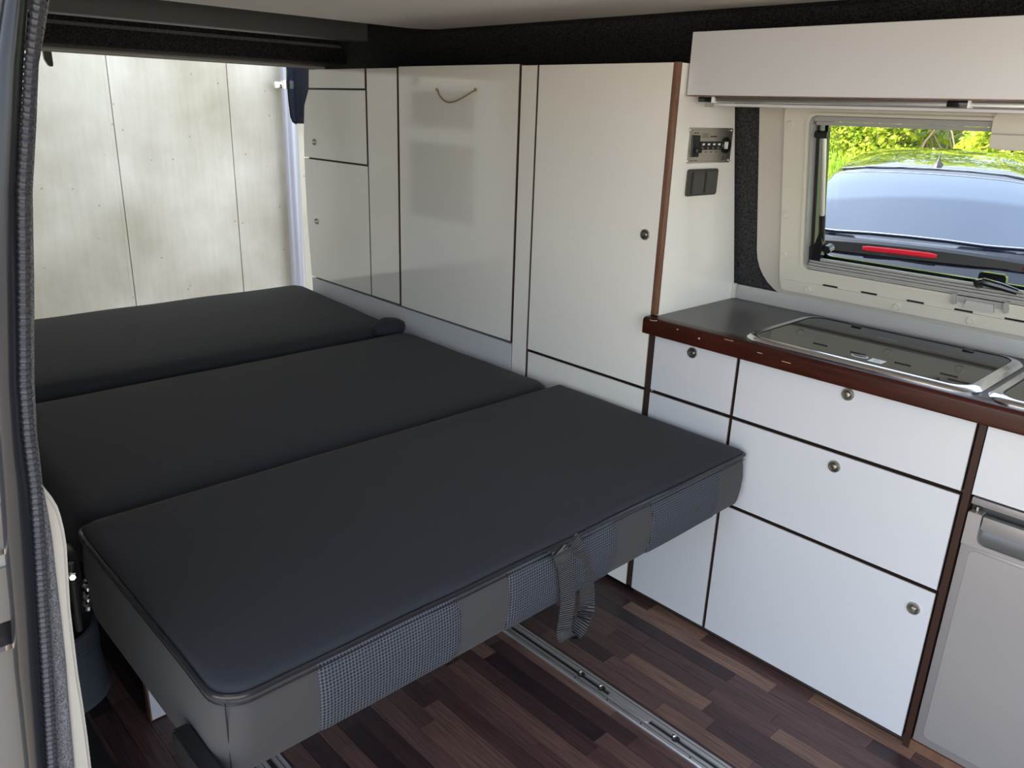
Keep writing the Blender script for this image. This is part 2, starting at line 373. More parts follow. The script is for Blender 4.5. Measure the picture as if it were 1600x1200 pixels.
# ---- left van wall (felt lining) in sheets round the window opening
WX0, WX1, WZ0, WZ1 = -.891, .06, .872, 1.217
PROF = [(.377, 0), (.377, .6), (wy(.77), .77), (wy(1.25), 1.25), (.24, 1.33), (.225, 1.38), (.19, 1.43), (.13, 1.452)]
def wall_sheet(bm, x0, x1, zlo, zhi, off=0, th=.03):
    zs = [z for _, z in PROF if zlo < z < zhi]; zs = [zlo]+zs+[zhi]
    def yy(z): return interp([(c, a) for a, c in PROF], z)
    pts = [(yy(z)+off, z) for z in zs]+[(yy(z)+off+th, z) for z in zs[::-1]]
    add_prism(bm, pts, 'x', x0, x1)
bm = bmesh.new()
wall_sheet(bm, XR, WX0, 0, 1.452, .012); wall_sheet(bm, WX0, WX1, 0, WZ0, .012); wall_sheet(bm, WX0, WX1, WZ1, 1.452, .012); wall_sheet(bm, WX1, XF, 0, 1.452, .012)
wall_left = struct(from_bm('wall_left', bm, CARPET), 'black felt lined van side wall behind the kitchen', 'wall')
# cream moulded trim panel in front of the felt, round the window
def tilt_prism(name, pts, o0, o1, m, parent=None, bev=0):
    """polygon in (x,z) lying on the leaning wall, from offset o0 to o1 towards the room"""
    bm = bmesh.new(); add_prism(bm, pts, 'y', 0, 1)
    if bev:
        pass
    for v in bm.verts: v.co.y = wy(v.co.z)-(o0 if v.co.y < .5 else o1)
    return from_bm(name, bm, m, parent, auto=True)
def tilt_frame(name, outer, inner, o0, o1, m, parent=None):
    bm = bmesh.new(); n = len(outer)
    ring = lambda P, o: [bm.verts.new((x, wy(z)-o, z)) for x, z in P]
    a0, a1, b0, b1 = ring(outer, o0), ring(outer, o1), ring(inner, o0), ring(inner, o1)
    for A, B in ((a0, a1), (a1, b1), (b1, b0), (b0, a0)):
        for k in range(n): bm.faces.new((A[k], A[(k+1) % n], B[(k+1) % n], B[k]))
    return from_bm(name, bm, m, parent, auto=True)
cp_ = struct(tilt_frame('trim_1', rrect(-1.022, .75, .785, 1.262, .1, 8, (.11, .02, .02, .02)), rrect(WX0+.002, WX1-.002, WZ0+.002, WZ1-.002, .02, 8), -.014, .0, CREAM),
             'cream moulded side panel around the kitchen window', 'trim')

# ---- roof, ceiling, beams
roof = struct(box('roof', (XR-.05, XF, -1.42, .46, 1.475, 1.53), DARKGREY), 'van roof panel above the ceiling lining', 'roof')
ceil = struct(prism('ceiling', rrect(-2.21, 1.5, -1.27, .197, .1, 8, (.02, .02, .02, .10)), 'z', 1.437, 1.452, CEIL, bev=.004), 'pale grey perforated fabric ceiling lining', 'ceiling')
beam = struct(box('trim_2', (-2.47, -2.40, -1.28, .092, 1.402, 1.470), BEAMGREY, bev=.003), 'dark grey cross beam under the roof behind the ceiling lining', 'trim')
head = struct(box('trim_3', (XR, -2.78, -1.28, .30, 1.345, 1.474), CARPET, bev=.012), 'black felt covered header above the rear opening', 'trim')
box('edge_strip', (-2.784, -2.774, -1.28, .30, 1.401, 1.411), CARPETGREY, head)
tube('edge_seal', [(XR-.02, -1.28, 1.338), (XR-.02, .30, 1.338)], .007, GREYPL, head)
tube('edge_seal', [(XR+.005, -1.28, 1.341), (XR+.005, .30, 1.341)], .006, CREAM, head)
inner = struct(box('trim_4', (XR, 1.5, .10, .24, 1.4525, 1.4745), CARPET), 'black felt strip between ceiling lining and side wall', 'trim')

# ---- near side (sliding door side): post, rubber seal, felt edge, cream panel, jamb
VS = [-60, 0, 50, 100, 200, 300, 450, 600, 680, 720, 760, 800, 850, 900, 950, 1000, 1050, 1100, 1200, 1330, 1500, 1760]
PX = -.85
def col_path(tab, x): return [onX(interp(tab, v), v, x) for v in VS]
post_l = [(0, 6), (100, -8), (300, -14), (600, -8), (700, -2), (760, 3), (850, 9), (950, 19), (1050, 26), (1120, 34), (1200, 42)]
post_r = [(0, 44), (100, 37), (300, 27), (600, 31), (700, 38), (760, 48), (850, 56), (950, 60), (1050, 66), (1120, 70), (1200, 74)]
rings = []
for v in VS:
    a, c = onX(interp(post_l, v), v, PX), onX(interp(post_r, v), v, PX); w = (c.y-a.y)/2; mid = (a+c)/2
    R_ = []
    for k in range(16):
        t_ = 2*math.pi*k/16; R_.append((PX-.012+.016*math.cos(t_), mid.y+.001+(w+.0012)*math.sin(t_), mid.z))
    rings.append(R_)
struct(loft('trim_5', rings, PAINT_DARK), 'glossy dark grey painted post at the sliding door opening', 'trim')
seal_c = [(0, 60), (100, 48), (300, 36), (600, 38), (690, 45), (750, 54), (850, 61), (950, 66.5), (1050, 73), (1200, 81)]
pts = col_path(seal_c, PX-.004)
dense = []
for a, c in zip(pts, pts[1:]):
    n = max(2, int((a-c).length/.0011))
    for i in range(n): dense.append(a.lerp(c, i/n))
acc = [0]
for a, c in zip(dense, dense[1:]): acc.append(acc[-1]+(c-a).length)
struct(tube('trim_6', dense, .006, RUBBER, None, 8, rfun=lambda i: .0057+.0009*math.sin(acc[i]*2*math.pi/.0062)), 'ribbed dark rubber door seal running down the post', 'trim')
felt_l = [(0, 70), (100, 55), (300, 41), (600, 41), (750, 58), (850, 65), (950, 71), (1050, 78), (1200, 86)]
felt_r = [(0, 76), (100, 60), (300, 51), (600, 54), (700, 59), (750, 65), (850, 83), (950, 94), (1050, 105), (1200, 118)]
rings = []
for v in VS:
    a, c = onX(interp(felt_l, v), v, PX-.02), onX(interp(felt_r, v), v, PX-.02); w = (c.y-a.y)/2+.001; mid = (a+c)/2
    R_ = []
    for k in range(12):
        t_ = 2*math.pi*k/12; R_.append((PX-.025+.009*math.cos(t_)+random.uniform(-.0006, .0006), mid.y+w*math.sin(t_)+random.uniform(-.0006, .0006), mid.z))
    rings.append(R_)
struct(loft('trim_7', rings, CARPETGREY), 'grey felt edge strip beside the rubber door seal', 'trim')
# cream lower side panel: its edge curve comes from the photo, then it runs back along the van side
edge = [(735, 55), (750, 62), (760, 68), (775, 80), (790, 89), (805, 94), (825, 99), (850, 103), (900, 106), (950, 109), (1000, 115), (1050, 121), (1100, 129), (1150, 136), (1200, 142), (1300, 155)]
prof = [onX(u, v, -.88) for v, u in edge]
top = prof[0]
pp = [(p.y, p.z) for p in prof]+[(pp_y, 0) for pp_y in (-1.325,)]+[(-1.374, 0), (-1.374, top.z)]
wall_right = struct(prism('wall_right', pp, 'x', -2.9, -.874, CREAM, bev=.004), 'cream moulded panel lining the van side beside the bed', 'wall')
up = [(-1.345, top.z+.003), (-1.345, .9), (-1.318, 1.12), (-1.285, 1.32), (-1.27, 1.47), (-1.33, 1.47), (-1.40, 1.12), (-1.42, top.z+.003)]
upper = bmesh.new()
def up_seg(x0, x1, z0, z1):
    f = lambda z: interp([(.8, -1.345), (.9, -1.345), (1.12, -1.318), (1.32, -1.285), (1.47, -1.27)], z)
    zs = [z0]+[z for z in (.9, 1.12, 1.32) if z0 < z < z1]+[z1]
    add_prism(upper, [(f(z)-.001, z) for z in zs]+[(f(z)-.05, z) for z in zs[::-1]], 'x', x0, x1)
zt = top.z+.003
up_seg(-2.9, -2.55, zt, 1.47); up_seg(-1.15, -.90, zt, 1.47); up_seg(-2.55, -1.15, zt, .92); up_seg(-2.55, -1.15, 1.27, 1.47)
struct(from_bm('trim_8', upper, CREAM), 'cream upper side lining around the rear side window', 'trim')
w2 = struct(box('window_2', (-2.56, -1.14, -1.353, -1.347, .91, 1.28), TINT), 'tinted rear side window on the sliding door side', 'window')
# painted outer skin of the van side
skin = bmesh.new()
def skin_seg(x0, x1, z0, z1):
    f = lambda z: interp([(-.3, -1.50), (.86, -1.50), (1.2, -1.465), (1.53, -1.40)], z)
    zs = [z0]+[z for z in (.86, 1.2) if z0 < z < z1]+[z1]
    add_prism(skin, [(f(z), z) for z in zs]+[(f(z)-.012, z) for z in zs[::-1]], 'x', x0, x1)
for a_ in ((-2.98, -2.55, -.25, 1.53), (-1.15, -.93, -.25, 1.53), (-2.55, -1.15, -.25, .92), (-2.55, -1.15, 1.27, 1.53)): skin_seg(*a_)
struct(from_bm('wall_outer', skin, PAINT_DARK), 'dark grey painted outer side of the van behind the sliding door', 'wall')
# door jamb seen outside the post
jamb = thing('trim_9', 'beige door jamb outside the dark post with a dark latch channel', 'trim', (-.93, -1.43, 0)); jamb['kind'] = 'structure'
JAMB = mat('beige_jamb_paint', (.16, .147, .135), .5)
ja = [(-1.405, 0), (-1.365, .30), (-1.352, .62), (-1.36, .86), (-1.45, .86), (-1.50, 0)]
def jamb_y(z): return interp([(0, -1.36), (.62, -1.352), (.86, -1.345)], z)
for n_, z0, z1, m_, d in (('jamb_panel', .0, .640, JAMB, 0), ('latch_channel', .646, .672, BLACKGLOSS, .006), ('chrome_strip', .640, .646, CHROME, -.004), ('jamb_panel', .672, .735, JAMB, 0), ('latch_channel', .735, .752, GREYPL, .004), ('chrome_strip', .752, .758, CHROME, -.003), ('jamb_panel', .758, .86, JAMB, 0)):
    box(n_, (-.93, -.884-d, -1.49, -1.3745, z0, z1), m_, jamb)
# rear corner posts and door-side sill, cab end
for nme, y0, y1, lab in (('trim_10', -1.36, -1.20, 'cream rear corner post on the sliding door side'), ('trim_11', .27, .43, 'cream rear corner post behind the white cabinets')):
    struct(box(nme, (XR-.03, XR+.05, y0, y1, 0, 1.345), CREAM, bev=.02), lab, 'trim')
struct(box('trim_12', (-.85, XF, -1.52, -1.452, -.22, -.004), PAINT_DARK, bev=.01), 'dark door sill below the sliding door opening', 'trim')
struct(box('trim_13', (-1.52, -.55, -1.322, -1.2075, .0006, .006), DARKGREY, bev=.002), 'dark grey edge strip of the floor along the side panel', 'trim')
struct(box('wall_front', (1.6, 1.64, -1.40, .42, -.03, .75), DARKGREY), 'dark bulkhead towards the cab', 'wall')

# ================================================================== WHITE CABINETS
EDGEB = mat('front_edge_brown', (.065, .036, .025), .45)
def knob(c, parent, r=.0128, depth=.006, front=-1):
    c = Vector(c)
    return lathe('knob', [(r, 0), (r, .002), (r*.93, .0042), (r*.78, .0042), (r*.70, .0012), (r*.62, .0012), (r*.60, .003), (r*.40, .0062), (0, .0072)], c, (0, front, 0), NICKEL, parent)
def front(name, x0, x1, z0, z1, parent, m=WHITE, y0=0, th=.016, knob_at=None, poly=None):
    y0 += .0008
    pts = poly or [(x0, z0), (x1, z0), (x1, z1), (x0, z1)]
    d = prism(name, pts, 'y', y0, y0+th, m, parent, bev=.0008)
    d.data.materials.append(EDGEB)
    for f_ in d.data.polygons:
        if abs(f_.normal.y) < .3: f_.material_index = 1
    if knob_at: knob((knob_at[0], y0, knob_at[1]), d)
    return d
def xl(z): return interp([(.5, -2.682), (.583, -2.682), (.826, -2.695), (1.02, -2.694), (1.098, -2.69), (1.196, -2.675), (1.251, -2.64), (1.314, -2.633)], z)
def lpoly(z0, z1, x1):
    zs = [z0]+[z for z in (.7, .826, 1.02, 1.06, 1.098, 1.15, 1.196, 1.225) if z0 < z < z1]+[z1]
    return [(xl(z), z) for z in zs]+[(x1, z1), (x1, z0)]
TALL = 1.314
c1 = thing('rear_cabinet', 'rearmost white cabinet with three stacked doors by the rear opening', 'cabinet', (-2.48, .1, .575))
prism('carcass', [(x_+.006, z_) if x_ < -2.5 else (x_, z_) for x_, z_ in lpoly(.5775, TALL-.002, -2.2855)], 'y', .0175, .2, DARKEDGE, c1)
front('door', 0, 0, 0, 0, c1, poly=lpoly(1.255, TALL, -2.287))
d = front('door', 0, 0, 0, 0, c1, poly=lpoly(1.021, 1.249, -2.285)); knob((-2.617, .0008, 1.075), d, .011)
d = front('door', 0, 0, 0, 0, c1, poly=lpoly(.5865, 1.015, -2.281)); knob((-2.627, .0008, .797), d, .011)
c2 = thing('narrow_cabinet', 'narrow white fixed panel cabinet between rear cabinet and flap cabinet', 'cabinet', (-2.195, .1, .575))
box('carcass', (-2.279, -2.111, .0175, .2, .5775, TALL-.002), DARKEDGE, c2)
front('front_panel', -2.277, -2.113, .5865, TALL, c2)
c3 = thing('flap_cabinet', 'wide glossy white cabinet with cord loop handle on its flap', 'cabinet', (-1.84, .1, .575))
box('carcass', (-2.107, -1.573, .0175, .2, .5775, TALL-.002), DARKEDGE, c3)
d3 = front('flap_door', -2.104, -1.577, .5835, 1.3175, c3)
P0, P1 = (-1.914, 1.254), (-1.745, 1.255)
cord = []
for i in range(17):
    t_ = i/16; cord.append((P0[0]+(P1[0]-P0[0])*t_, -.002-.010*math.sin(math.pi*t_), P0[1]+(P1[1]-P0[1])*t_-.034*math.sin(math.pi*min(1, t_**.8))))
tube('cord_handle', [(P0[0], .002, P0[1])]+cord[1:-1]+[(P1[0], .002, P1[1])], .0021, CORD, d3, 7)
for P in (P0, P1):
    lathe('cord_knot', [(0, -.002), (.0042, 0), (.0048, .003), (.003, .006), (0, .007)], (P[0], .0006, P[1]), (0, -1, 0), CORD, d3, 10)
c4 = thing('slim_pilaster', 'slim white vertical pilaster between flap cabinet and wardrobe', 'panel', (-1.54, .1, 0))
box('carcass', (-1.571, -1.5095, .0175, .19, .02, TALL-.002), DARKEDGE, c4)
front('front_panel', -1.569, -1.5115, .02, TALL, c4)
pl = thing('cabinet_plinth', 'long white base panel below the rear cabinets along the bed', 'panel', (-2.13, .1, 0))
box('carcass', (-2.66, -1.5725, .0175, .3, .02, .574), DARKEDGE, pl)
prism('front_panel', [(-2.675, .02), (-1.5735, .02), (-1.5735, .5755), (-2.68, .5800)], 'y', .0008, .0165, WHITE_COOLLIGHT, pl, bev=.0008)

wr = thing('wardrobe', 'tall white wardrobe with brown edged side panel and round knob', 'wardrobe', (-1.3, .1, 0))
box('carcass', (-1.5075, -1.0985, .0175, .19, .02, TALL-.002), DARKEDGE, wr)
front('door', -1.5045, -1.097, .579, TALL, wr, y0=-.002, knob_at=(-1.133, .944))
front('lower_panel', -1.5045, -1.0985, .02, .571, wr)
# side panel, white on its kitchen face, brown edge band in front
sidep = [(.012, .02), (.33, .02), (.345, .6), (wy(.77)-.004, .77), (wy(1.25)-.004, 1.25), (.222, TALL), (.012, TALL)]
prism('side_panel', sidep, 'x', -1.0962, -1.0845, WHITE, wr)
box('edge_band', (-1.0965, -1.0842, -.0025, .0115, .762, TALL+.001), WOODEDGE, wr, .001)
box('edge_band', (-1.0965, -1.0842, .0046, .0115, .02, .720), DARKEDGE, wr)

# ---- kitchen units
ZT = .7205
def unit(name, lab, x0, x1): 
    u_ = thing(name, lab, 'cabinet', ((x0+x1)/2, .1, 0))
    return u_
k1 = unit('kitchen_cabinet', 'narrow white kitchen unit with one knobbed drawer beside the wardrobe', -1.083, -.855)
box('carcass', (-1.0835, -.8555, .0175, .33, .0, ZT), DARKEDGE, k1)
front('drawer', -1.080, -.8585, .579, .7185, k1, WHITE_COOLLIGHT, knob_at=(-.972, .697))
front('lower_panel', -1.0805, -.8585, .02, .571, k1, WHITE_COOLLIGHT)
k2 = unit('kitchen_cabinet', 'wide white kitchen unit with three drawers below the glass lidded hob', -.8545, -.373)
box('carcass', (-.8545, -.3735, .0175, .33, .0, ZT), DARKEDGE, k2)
front('drawer', -.8515, -.3765, .579, .7185, k2, WHITE_COOLLIGHT, knob_at=(-.608, .700))
front('drawer', -.8515, -.3765, .3685, .571, k2, WHITE_COOLLIGHT, knob_at=(-.609, .544))
front('drawer', -.8515, -.3765, .02, .3605, k2, WHITE_COOLLIGHT, knob_at=(-.408, .312))
k3 = unit('fridge_housing', 'brown edged kitchen housing around the fridge with white drawer above', -.37, .16)
box('upright', (-.3725, -.3605, .004, .33, .0, ZT), mat('dark_brown_veneer', (.038, .017, .012), .45, spec=.25), k3)
box('upright', (.108, .12, .004, .33, .0, ZT), WOODEDGE, k3)
box('back_panel', (-.36, .108, .315, .33, .0, ZT), DARKEDGE, k3)
box('base_rail', (-.36, .108, .006, .314, .0, .022), WOODEDGE, k3)
front('drawer', -.358, .106, .580, .7185, k3, WHITE_COOLLIGHT)

# ---- fridge inside its housing
fr = thing('fridge', 'silver grey built-in fridge with recessed grip under the worktop', 'fridge', (-.126, .15, .022))
FX0, FX1 = -.3595, .107
box('body', (FX0, FX1, .030, .31, .0225, .5765), DARKGREY, fr)
box('top_trim', (FX0+.003, FX1, .006, .0298, .5605, .574), FRIDGE, fr, .001)
dr = box('door', (FX0+.002, FX1, .008, .0295, .0235, .477), FRIDGE, fr, .0015)
prism('door_panel', rrect(-.341, FX1-.02, .042, .472, .012), 'y', .0060, .0079, mat('fridge_panel', (.35, .33, .32), .3, metal=.35), dr, bev=.0006)
hb = bmesh.new()
add_prism(hb, [(FX0+.002, .4785), (FX1, .4785), (FX1, .487), (-.322, .487), (-.331, .491), (-.3345, .499), (-.3345, .5425), (-.336, .5445), (FX0+.004, .5445), (FX0+.002, .543)], 'y', .0045, .0295, .001)
from_bm('header', hb, FRIDGE, fr)
box('grip_flap', (-.3325, FX1, .006, .02, .517, .5425), FRIDGE, fr, .001)
prism('grip_recess', [(.0295, .4875), (.010, .4875), (.016, .492), (.024, .503), (.027, .516), (.0295, .516)], 'x', -.334, FX1-.001, FRIDGE_D, fr)
lathe('pivot_pin', [(.004, 0), (.004, .009), (0, .010)], (-.347, .018, .545), (0, 0, 1), NICKEL, fr, 10)

# ---- worktop and upstand
wt = thing('worktop', 'dark grey kitchen worktop with worn red-brown wooden front edge', 'worktop', (-.4, .15, .721))
prism('slab', [(-1.083, .005), (.6, .005), (.6, .333), (-1.083, .333)], 'z', .7212, .760, WORKTOP, wt)
ed = prism('wood_edge', rrect(-.031, .0042, .7212, .7606, .008, 5, (.004, .001, .001, .010)), 'x', -1.096, .6, LIPWOOD, wt)
chip = mat('bare_wood_chip', (.5, .36, .26), .8)
for (x_, z_, w_, h_) in ((-1.078, .757, .014, .0022), (-1.064, .7585, .006, .0015), (-1.0, .752, .004, .002), (-.942, .745, .005, .003), (-.877, .7565, .016, .002), (-.862, .757, .006, .002), (-.796, .747, .012, .0012), (-.74, .742, .02, .001)):
    box('chip', (x_, x_+w_, -.0316, -.0305, z_-h_, z_) if z_ < .755 else (x_, x_+w_, -.0295, -.0268, z_-h_, z_), chip, ed)
tag(box('upstand', (-1.083, .6, .3332, .3395, .7602, .797), mat('grey_white_laminate', (.42, .42, .41), .3), bev=.001), 'low white upstand board behind the grey worktop', 'upstand')
tag(box('corner_bead', (-1.0835, -1.076, .322, .3328, .7605, .800), CREAM_FRAME, bev=.001), 'small cream corner bead where upstand meets wardrobe', 'bead')

# ---- hob and sink under dark glass lids
def lidded(name, lab, cat, x0, x1, detail):
    h = thing(name, lab, cat, ((x0+x1)/2, .14, .76))
    y0, y1 = -.014, .300
    o_ = rrect(x0, x1, y0, y1, .045, 8); i1 = rrect(x0+.006, x1-.006, y0+.006, y1-.006, .041, 8); i2 = rrect(x0+.020, x1-.020, y0+.014, y1-.016, .034, 8); i3 = rrect(x0+.022, x1-.022, y0+.016, y1-.018, .032, 8)
    Z = lambda P, z: [(a, c, z) for a, c in P]
    loft('steel_rim', [Z(o_, .7604), Z(o_, .7635), Z(i1, .769), Z(i2, .7705), Z(i3, .7675), Z(i3, .7604)], STEEL, h, cap0=False, cap1=False)
    lid = prism('glass_lid', i3, 'z', .7606, .7692, BLACKGLASS, h, bev=.0007)
    g = rrect(x0+.0205, x1-.0205, y0+.0145, y1-.0165, .034, 8)
    tube('lid_gasket', Z(g, .7695), .0013, BLACKPL, h, 6, closed=True)
    if detail:
        for x_ in (-.735, -.50):
            box('lid_hinge', (x_, x_+.020, .262, .272, .7692, .7722), BLACKPL, lid, .001)
        bm = bmesh.new()
        E_ = [(-.615+.0165*math.cos(a), .040+.0095*math.sin(a)) for a in [2*math.pi*i/24 for i in range(24)]]
        add_prism(bm, E_, 'z', .7693, .7699); emb = from_bm('emblem', bm, WHITEPAINT, lid)
        bm = bmesh.new(); add_prism(bm, [(-.615+.0145*math.cos(a), .040+.0075*math.sin(a)) for a in [2*math.pi*i/24 for i in range(24)]], 'z', .7699, .7702); from_bm('emblem_field', bm, BLUEOVAL, lid)
        box('rating_label', (-.592, -.565, .022, .047, .7693, .7698), STICKER, lid)
        tube('label_mark', [(-.5785+.005*math.cos(a), .034+.005*math.sin(a), .77) for a in [2*math.pi*i/14 for i in range(14)]], .0006, GREYPL, lid, 5, closed=True)
        box('print_line', (-.655, -.615, .218, .2195, .7693, .7696), GREYPL, lid)
    return h
lidded('hob', 'steel rimmed hob under a dark glass lid with oval badge', 'hob', -.853, -.386, True)
lidded('sink', 'steel rimmed sink under a dark glass lid, next to the hob', 'sink', -.376, .03, False)

# ---- overhead locker
ol = thing('overhead_locker', 'long white overhead locker with aluminium rail above the kitchen window', 'cabinet', (-.35, .14, 1.25))
prism('body', [(.0495, 1.256), (wy(1.256)-.014, 1.256), (.205, 1.372), (.0495, 1.372)], 'x', -1.079, .4, WHITE_COOLLIGHT, ol)
front('flap', -1.080, .4, 1.2495, 1.3755, ol, WHITE_COOLLIGHT, y0=.031, th=.017)
box('edge_band', (-1.080, .4, .032, .048, 1.2475, 1.2493), WOODEDGE, ol)
prism('light_rail', [(.060, 1.2385), (.100, 1.2365), (.100, 1.2558), (.066, 1.2558), (.060, 1.247)], 'x', -1.030, .4, BRUSHED, ol)
box('rail_shelf', (-1.066, .4, .102, .222, 1.2300, 1.2355), WHITE_COOLLIGHT, ol)
for x_ in (-1.066, -.553):
    box('rail_clip', (x_, x_+.034, .056, .072, 1.2365, 1.2470), BLACKGLOSS, ol, .001)
    box('rail_end', (x_+.0345, x_+.0385, .055, .072, 1.2355, 1.2478), WHITEPAINT, ol)
box('clip_foot', (-1.050, -1.036, .060, .074, 1.2265, 1.2362), GREYPL, ol)

# ================================================================== KITCHEN WINDOW
win = thing('window_1', 'hinged acrylic camper window in beige frame above the worktop', 'window', (-.41, wy(.8), .8)); win['kind'] = 'structure'
tilt_frame('inner_frame', rrect(-.951, .12, .809, 1.249, .03, 8), rrect(WX0, WX1, WZ0, WZ1, .018, 8), .0005, .014, CREAM_FRAME, win)
tilt_frame('frame_lip', rrect(WX0-.006, WX1+.006, WZ0-.006, WZ1+.006, .022, 8), rrect(WX0, WX1, WZ0, WZ1, .018, 8), .0145, .0185, CREAM_FRAME, win)
tilt_prism('frame_step', rrect(-.945, .115, .8105, .838, .012, 5), .0142, .0185, CREAM_FRAME, win)
# reveal and ribbed blind rails
tilt_frame('reveal', rrect(WX0+.001, WX1-.001, WZ0+.001, WZ1-.001, .018, 8), rrect(WX0+.004, WX1-.004, WZ0+.004, WZ1-.004, .016, 8), -.035, .012, GREYPL, win)
for i in range(4):
    tilt_prism('blind_rail', [(WX0+.010, WZ0+.004+.0058*i), (WX1-.010, WZ0+.004+.0058*i), (WX1-.010, WZ0+.0090+.0058*i), (WX0+.010, WZ0+.0090+.0058*i)], -.004-.005*i, .010-.005*i, GREYPL, win)
for i in range(2):
    tilt_prism('blind_rail', [(WX0+.010, WZ1-.004-.008*i), (WX1-.010, WZ1-.004-.008*i), (WX1-.010, WZ1-.0115-.008*i), (WX0+.010, WZ1-.0115-.008*i)], -.014, .010-.008*i, GREYPL, win)
# outer pane with black border
PZ0, PZ1 = WZ0+.020, WZ1-.002
tilt_frame('pane_border', rrect(WX0-.03, WX1+.03, PZ0-.05, PZ1+.03, .03, 8), rrect(WX0+.014, WX1-.012, PZ0+.009, PZ1+.001, .03, 8), -.058, -.046, BLACKGLOSS, win)
tilt_prism('pane', rrect(WX0-.02, WX1+.02, PZ0-.04, PZ1+.02, .03, 8), -.0455, -.042, GLASS, win)
# screw caps and blind slots
SC = [(-.936, 1.196), (-.939, .994), (-.940, .896), (-.873, .823), (-.662, .823), (-.510, .823), (-.33, .823), (-.936, 1.215)]
for x_, z_ in SC[:7]:
    lathe('screw_cap', [(.0085, 0), (.0085, .0022), (.0070, .0036), (.0045, .0030), (0, .0034)], (x_, wy(z_)-(.0185 if z_ < .838 else .014), z_), (0, -1, -.219), CREAM_FRAME, win, 16)
for x0 in (-.838, -.746, -.644, -.546, -.45, -.35):
    x1 = x0+.036
    tilt_prism('blind_slot', [(x0, .8385), (x1, .8385), (x1, .8425), (x0, .8425)], .0138, .0147, BLACKPL, win)
    tilt_prism('slot_stop', rrect(x0-.006, x0-.001, .838, .843, .002, 3), .0138, .0165, CREAM_FRAME, win)
tilt_prism('side_seal', [(WX0+.0045, WZ0+.006), (WX0+.013, WZ0+.006), (WX0+.013, WZ1-.012), (WX0+.0045, WZ1-.012)], -.034, -.012, BLACKPL, win)
# left stay arm
def wp(x, z, o): return (x, wy(z)-o, z)
tube('stay_arm', [wp(-.868, 1.172, -.012), wp(-.862, .99, -.012)], .0055, BRUSHED, win, 10)
tube('stay_arm', [wp(-.862, 1.00, -.012), wp(-.861, .918, -.014)], .0075, BLACKGLOSS, win, 10)
tube('stay_pivot', [wp(-.888, 1.178, -.010), wp(-.858, 1.178, -.010)], .0085, BLACKGLOSS, win, 10)
tilt_prism('stay_foot', [(-.886, .892), (-.858, .892), (-.854, .935), (-.862, .965), (-.874, .930), (-.886, .925)], -.02, -.004, BLACKGLOSS, win)
tilt_prism('stay_guide', [(-.888, .90), (-.8805, .90), (-.8775, 1.20), (-.886, 1.20)], -.03, -.016, DARKGREY, win)
lathe('stay_clip', [(.010, 0), (.010, .02), (.008, .022), (0, .022)], wp(-.846, .925, -.03), (0, -1, -.2), BLACKGLOSS, win, 12)
# pane latch near the middle and the grey blind catch below it
lt = tilt_prism('latch_base', rrect(-.522, -.47, .893, .922, .008, 5), -.040, -.026, BLACKGLOSS, win)
tube('latch_lever', [wp(-.513, .886, -.026), wp(-.512, .902, .002), wp(-.500, .908, .012), wp(-.465, .904, .014), wp(-.436, .898, .012)], .0075, BLACKGLOSS, lt, 10, rfun=lambda i: (.009, .009, .0085, .008, .006)[i])
for x_ in (-.547, -.449):
    tilt_prism('catch_cheek', rrect(x_-.004, x_+.004, .852, .876, .003, 4), .010, .026, GREYPL, win)
tilt_prism('catch_bar', [(-.543, .858), (-.453, .858), (-.453, .872), (-.543, .872)], .011, .019, GREYPL, win)
tilt_prism('catch_tab', [(-.527, .848), (-.470, .848), (-.472, .866), (-.522, .866)], .018, .025, mat('pale_grey_plastic', (.42, .42, .41), .35), win)
# blind grip at the top right
tilt_prism('blind_grip', rrect(-.523, -.20, 1.166, 1.232, .014, 6), .012, .024, CREAM_FRAME, win)
tilt_prism('grip_step', rrect(-.521, -.20, 1.169, 1.193, .004, 4), .0242, .032, CREAM_FRAME, win)

# ================================================================== SWITCHES ON THE WARDROBE SIDE
PXX = -1.0843
cpn = thing('control_panel', 'brushed metal control panel with main switch, toggles and round socket', 'control panel', (PXX, .147, 1.10))
def px_poly(name, pts, d0, d1, m, parent, bev=0):
    return prism(name, pts, 'x', PXX+d0, PXX+d1, m, parent, bev)
plate = px_poly('plate', rrect(.0585, .2365, 1.105, 1.1825, .003, 3), 0, .0022, BRUSHED, cpn, .0004)
for y_, z_ in ((.0635, 1.1775), (.2315, 1.1775), (.0635, 1.110), (.2315, 1.110)):
    lathe('screw', [(.0036, 0), (.0034, .0012), (.002, .002), (0, .002)], (PXX+.0022, y_, z_), (1, 0, 0), CHROME, plate, 12)
for z_ in (1.1780, 1.1093):
    box('plate_fold', (PXX+.0021, PXX+.0026, .070, .225, z_-.0004, z_+.0004), GREYPL, plate)
ms = px_poly('main_switch', rrect(.0725, .0990, 1.119, 1.1665, .002, 3), .0022, .006, BLACKPL, cpn, .0005)
px_poly('switch_well', rrect(.078, .0935, 1.126, 1.158, .002, 3), .006, .0068, BLACKGLOSS, ms)
px_poly('switch_lever', rrect(.080, .096, 1.1285, 1.139, .002, 3), .0068, .016, BLACKGLOSS, ms, .001)
for i in range(4):
    y_ = .1125+.0213*i
    sw = px_poly('toggle_switch', rrect(y_-.0103, y_+.0103, 1.1345, 1.153, .001, 3), .0022, .005, BLACKPL, cpn, .0004)
    lathe('toggle', [(.0023, 0), (.0023, .0035), (.0018, .0045), (0, .005)], (PXX+.005, y_, 1.1462), (1, 0, .25), WHITEPAINT, sw, 10)
    lathe('toggle_dot', [(.0020, 0), (.0018, .0008), (0, .001)], (PXX+.005, y_, 1.1385), (1, 0, 0), GREYPL, sw, 10)
    box('print_mark', (PXX+.0022, PXX+.0025, y_-.006, y_+.001, 1.1285, 1.1305), TEXTDARK, plate)
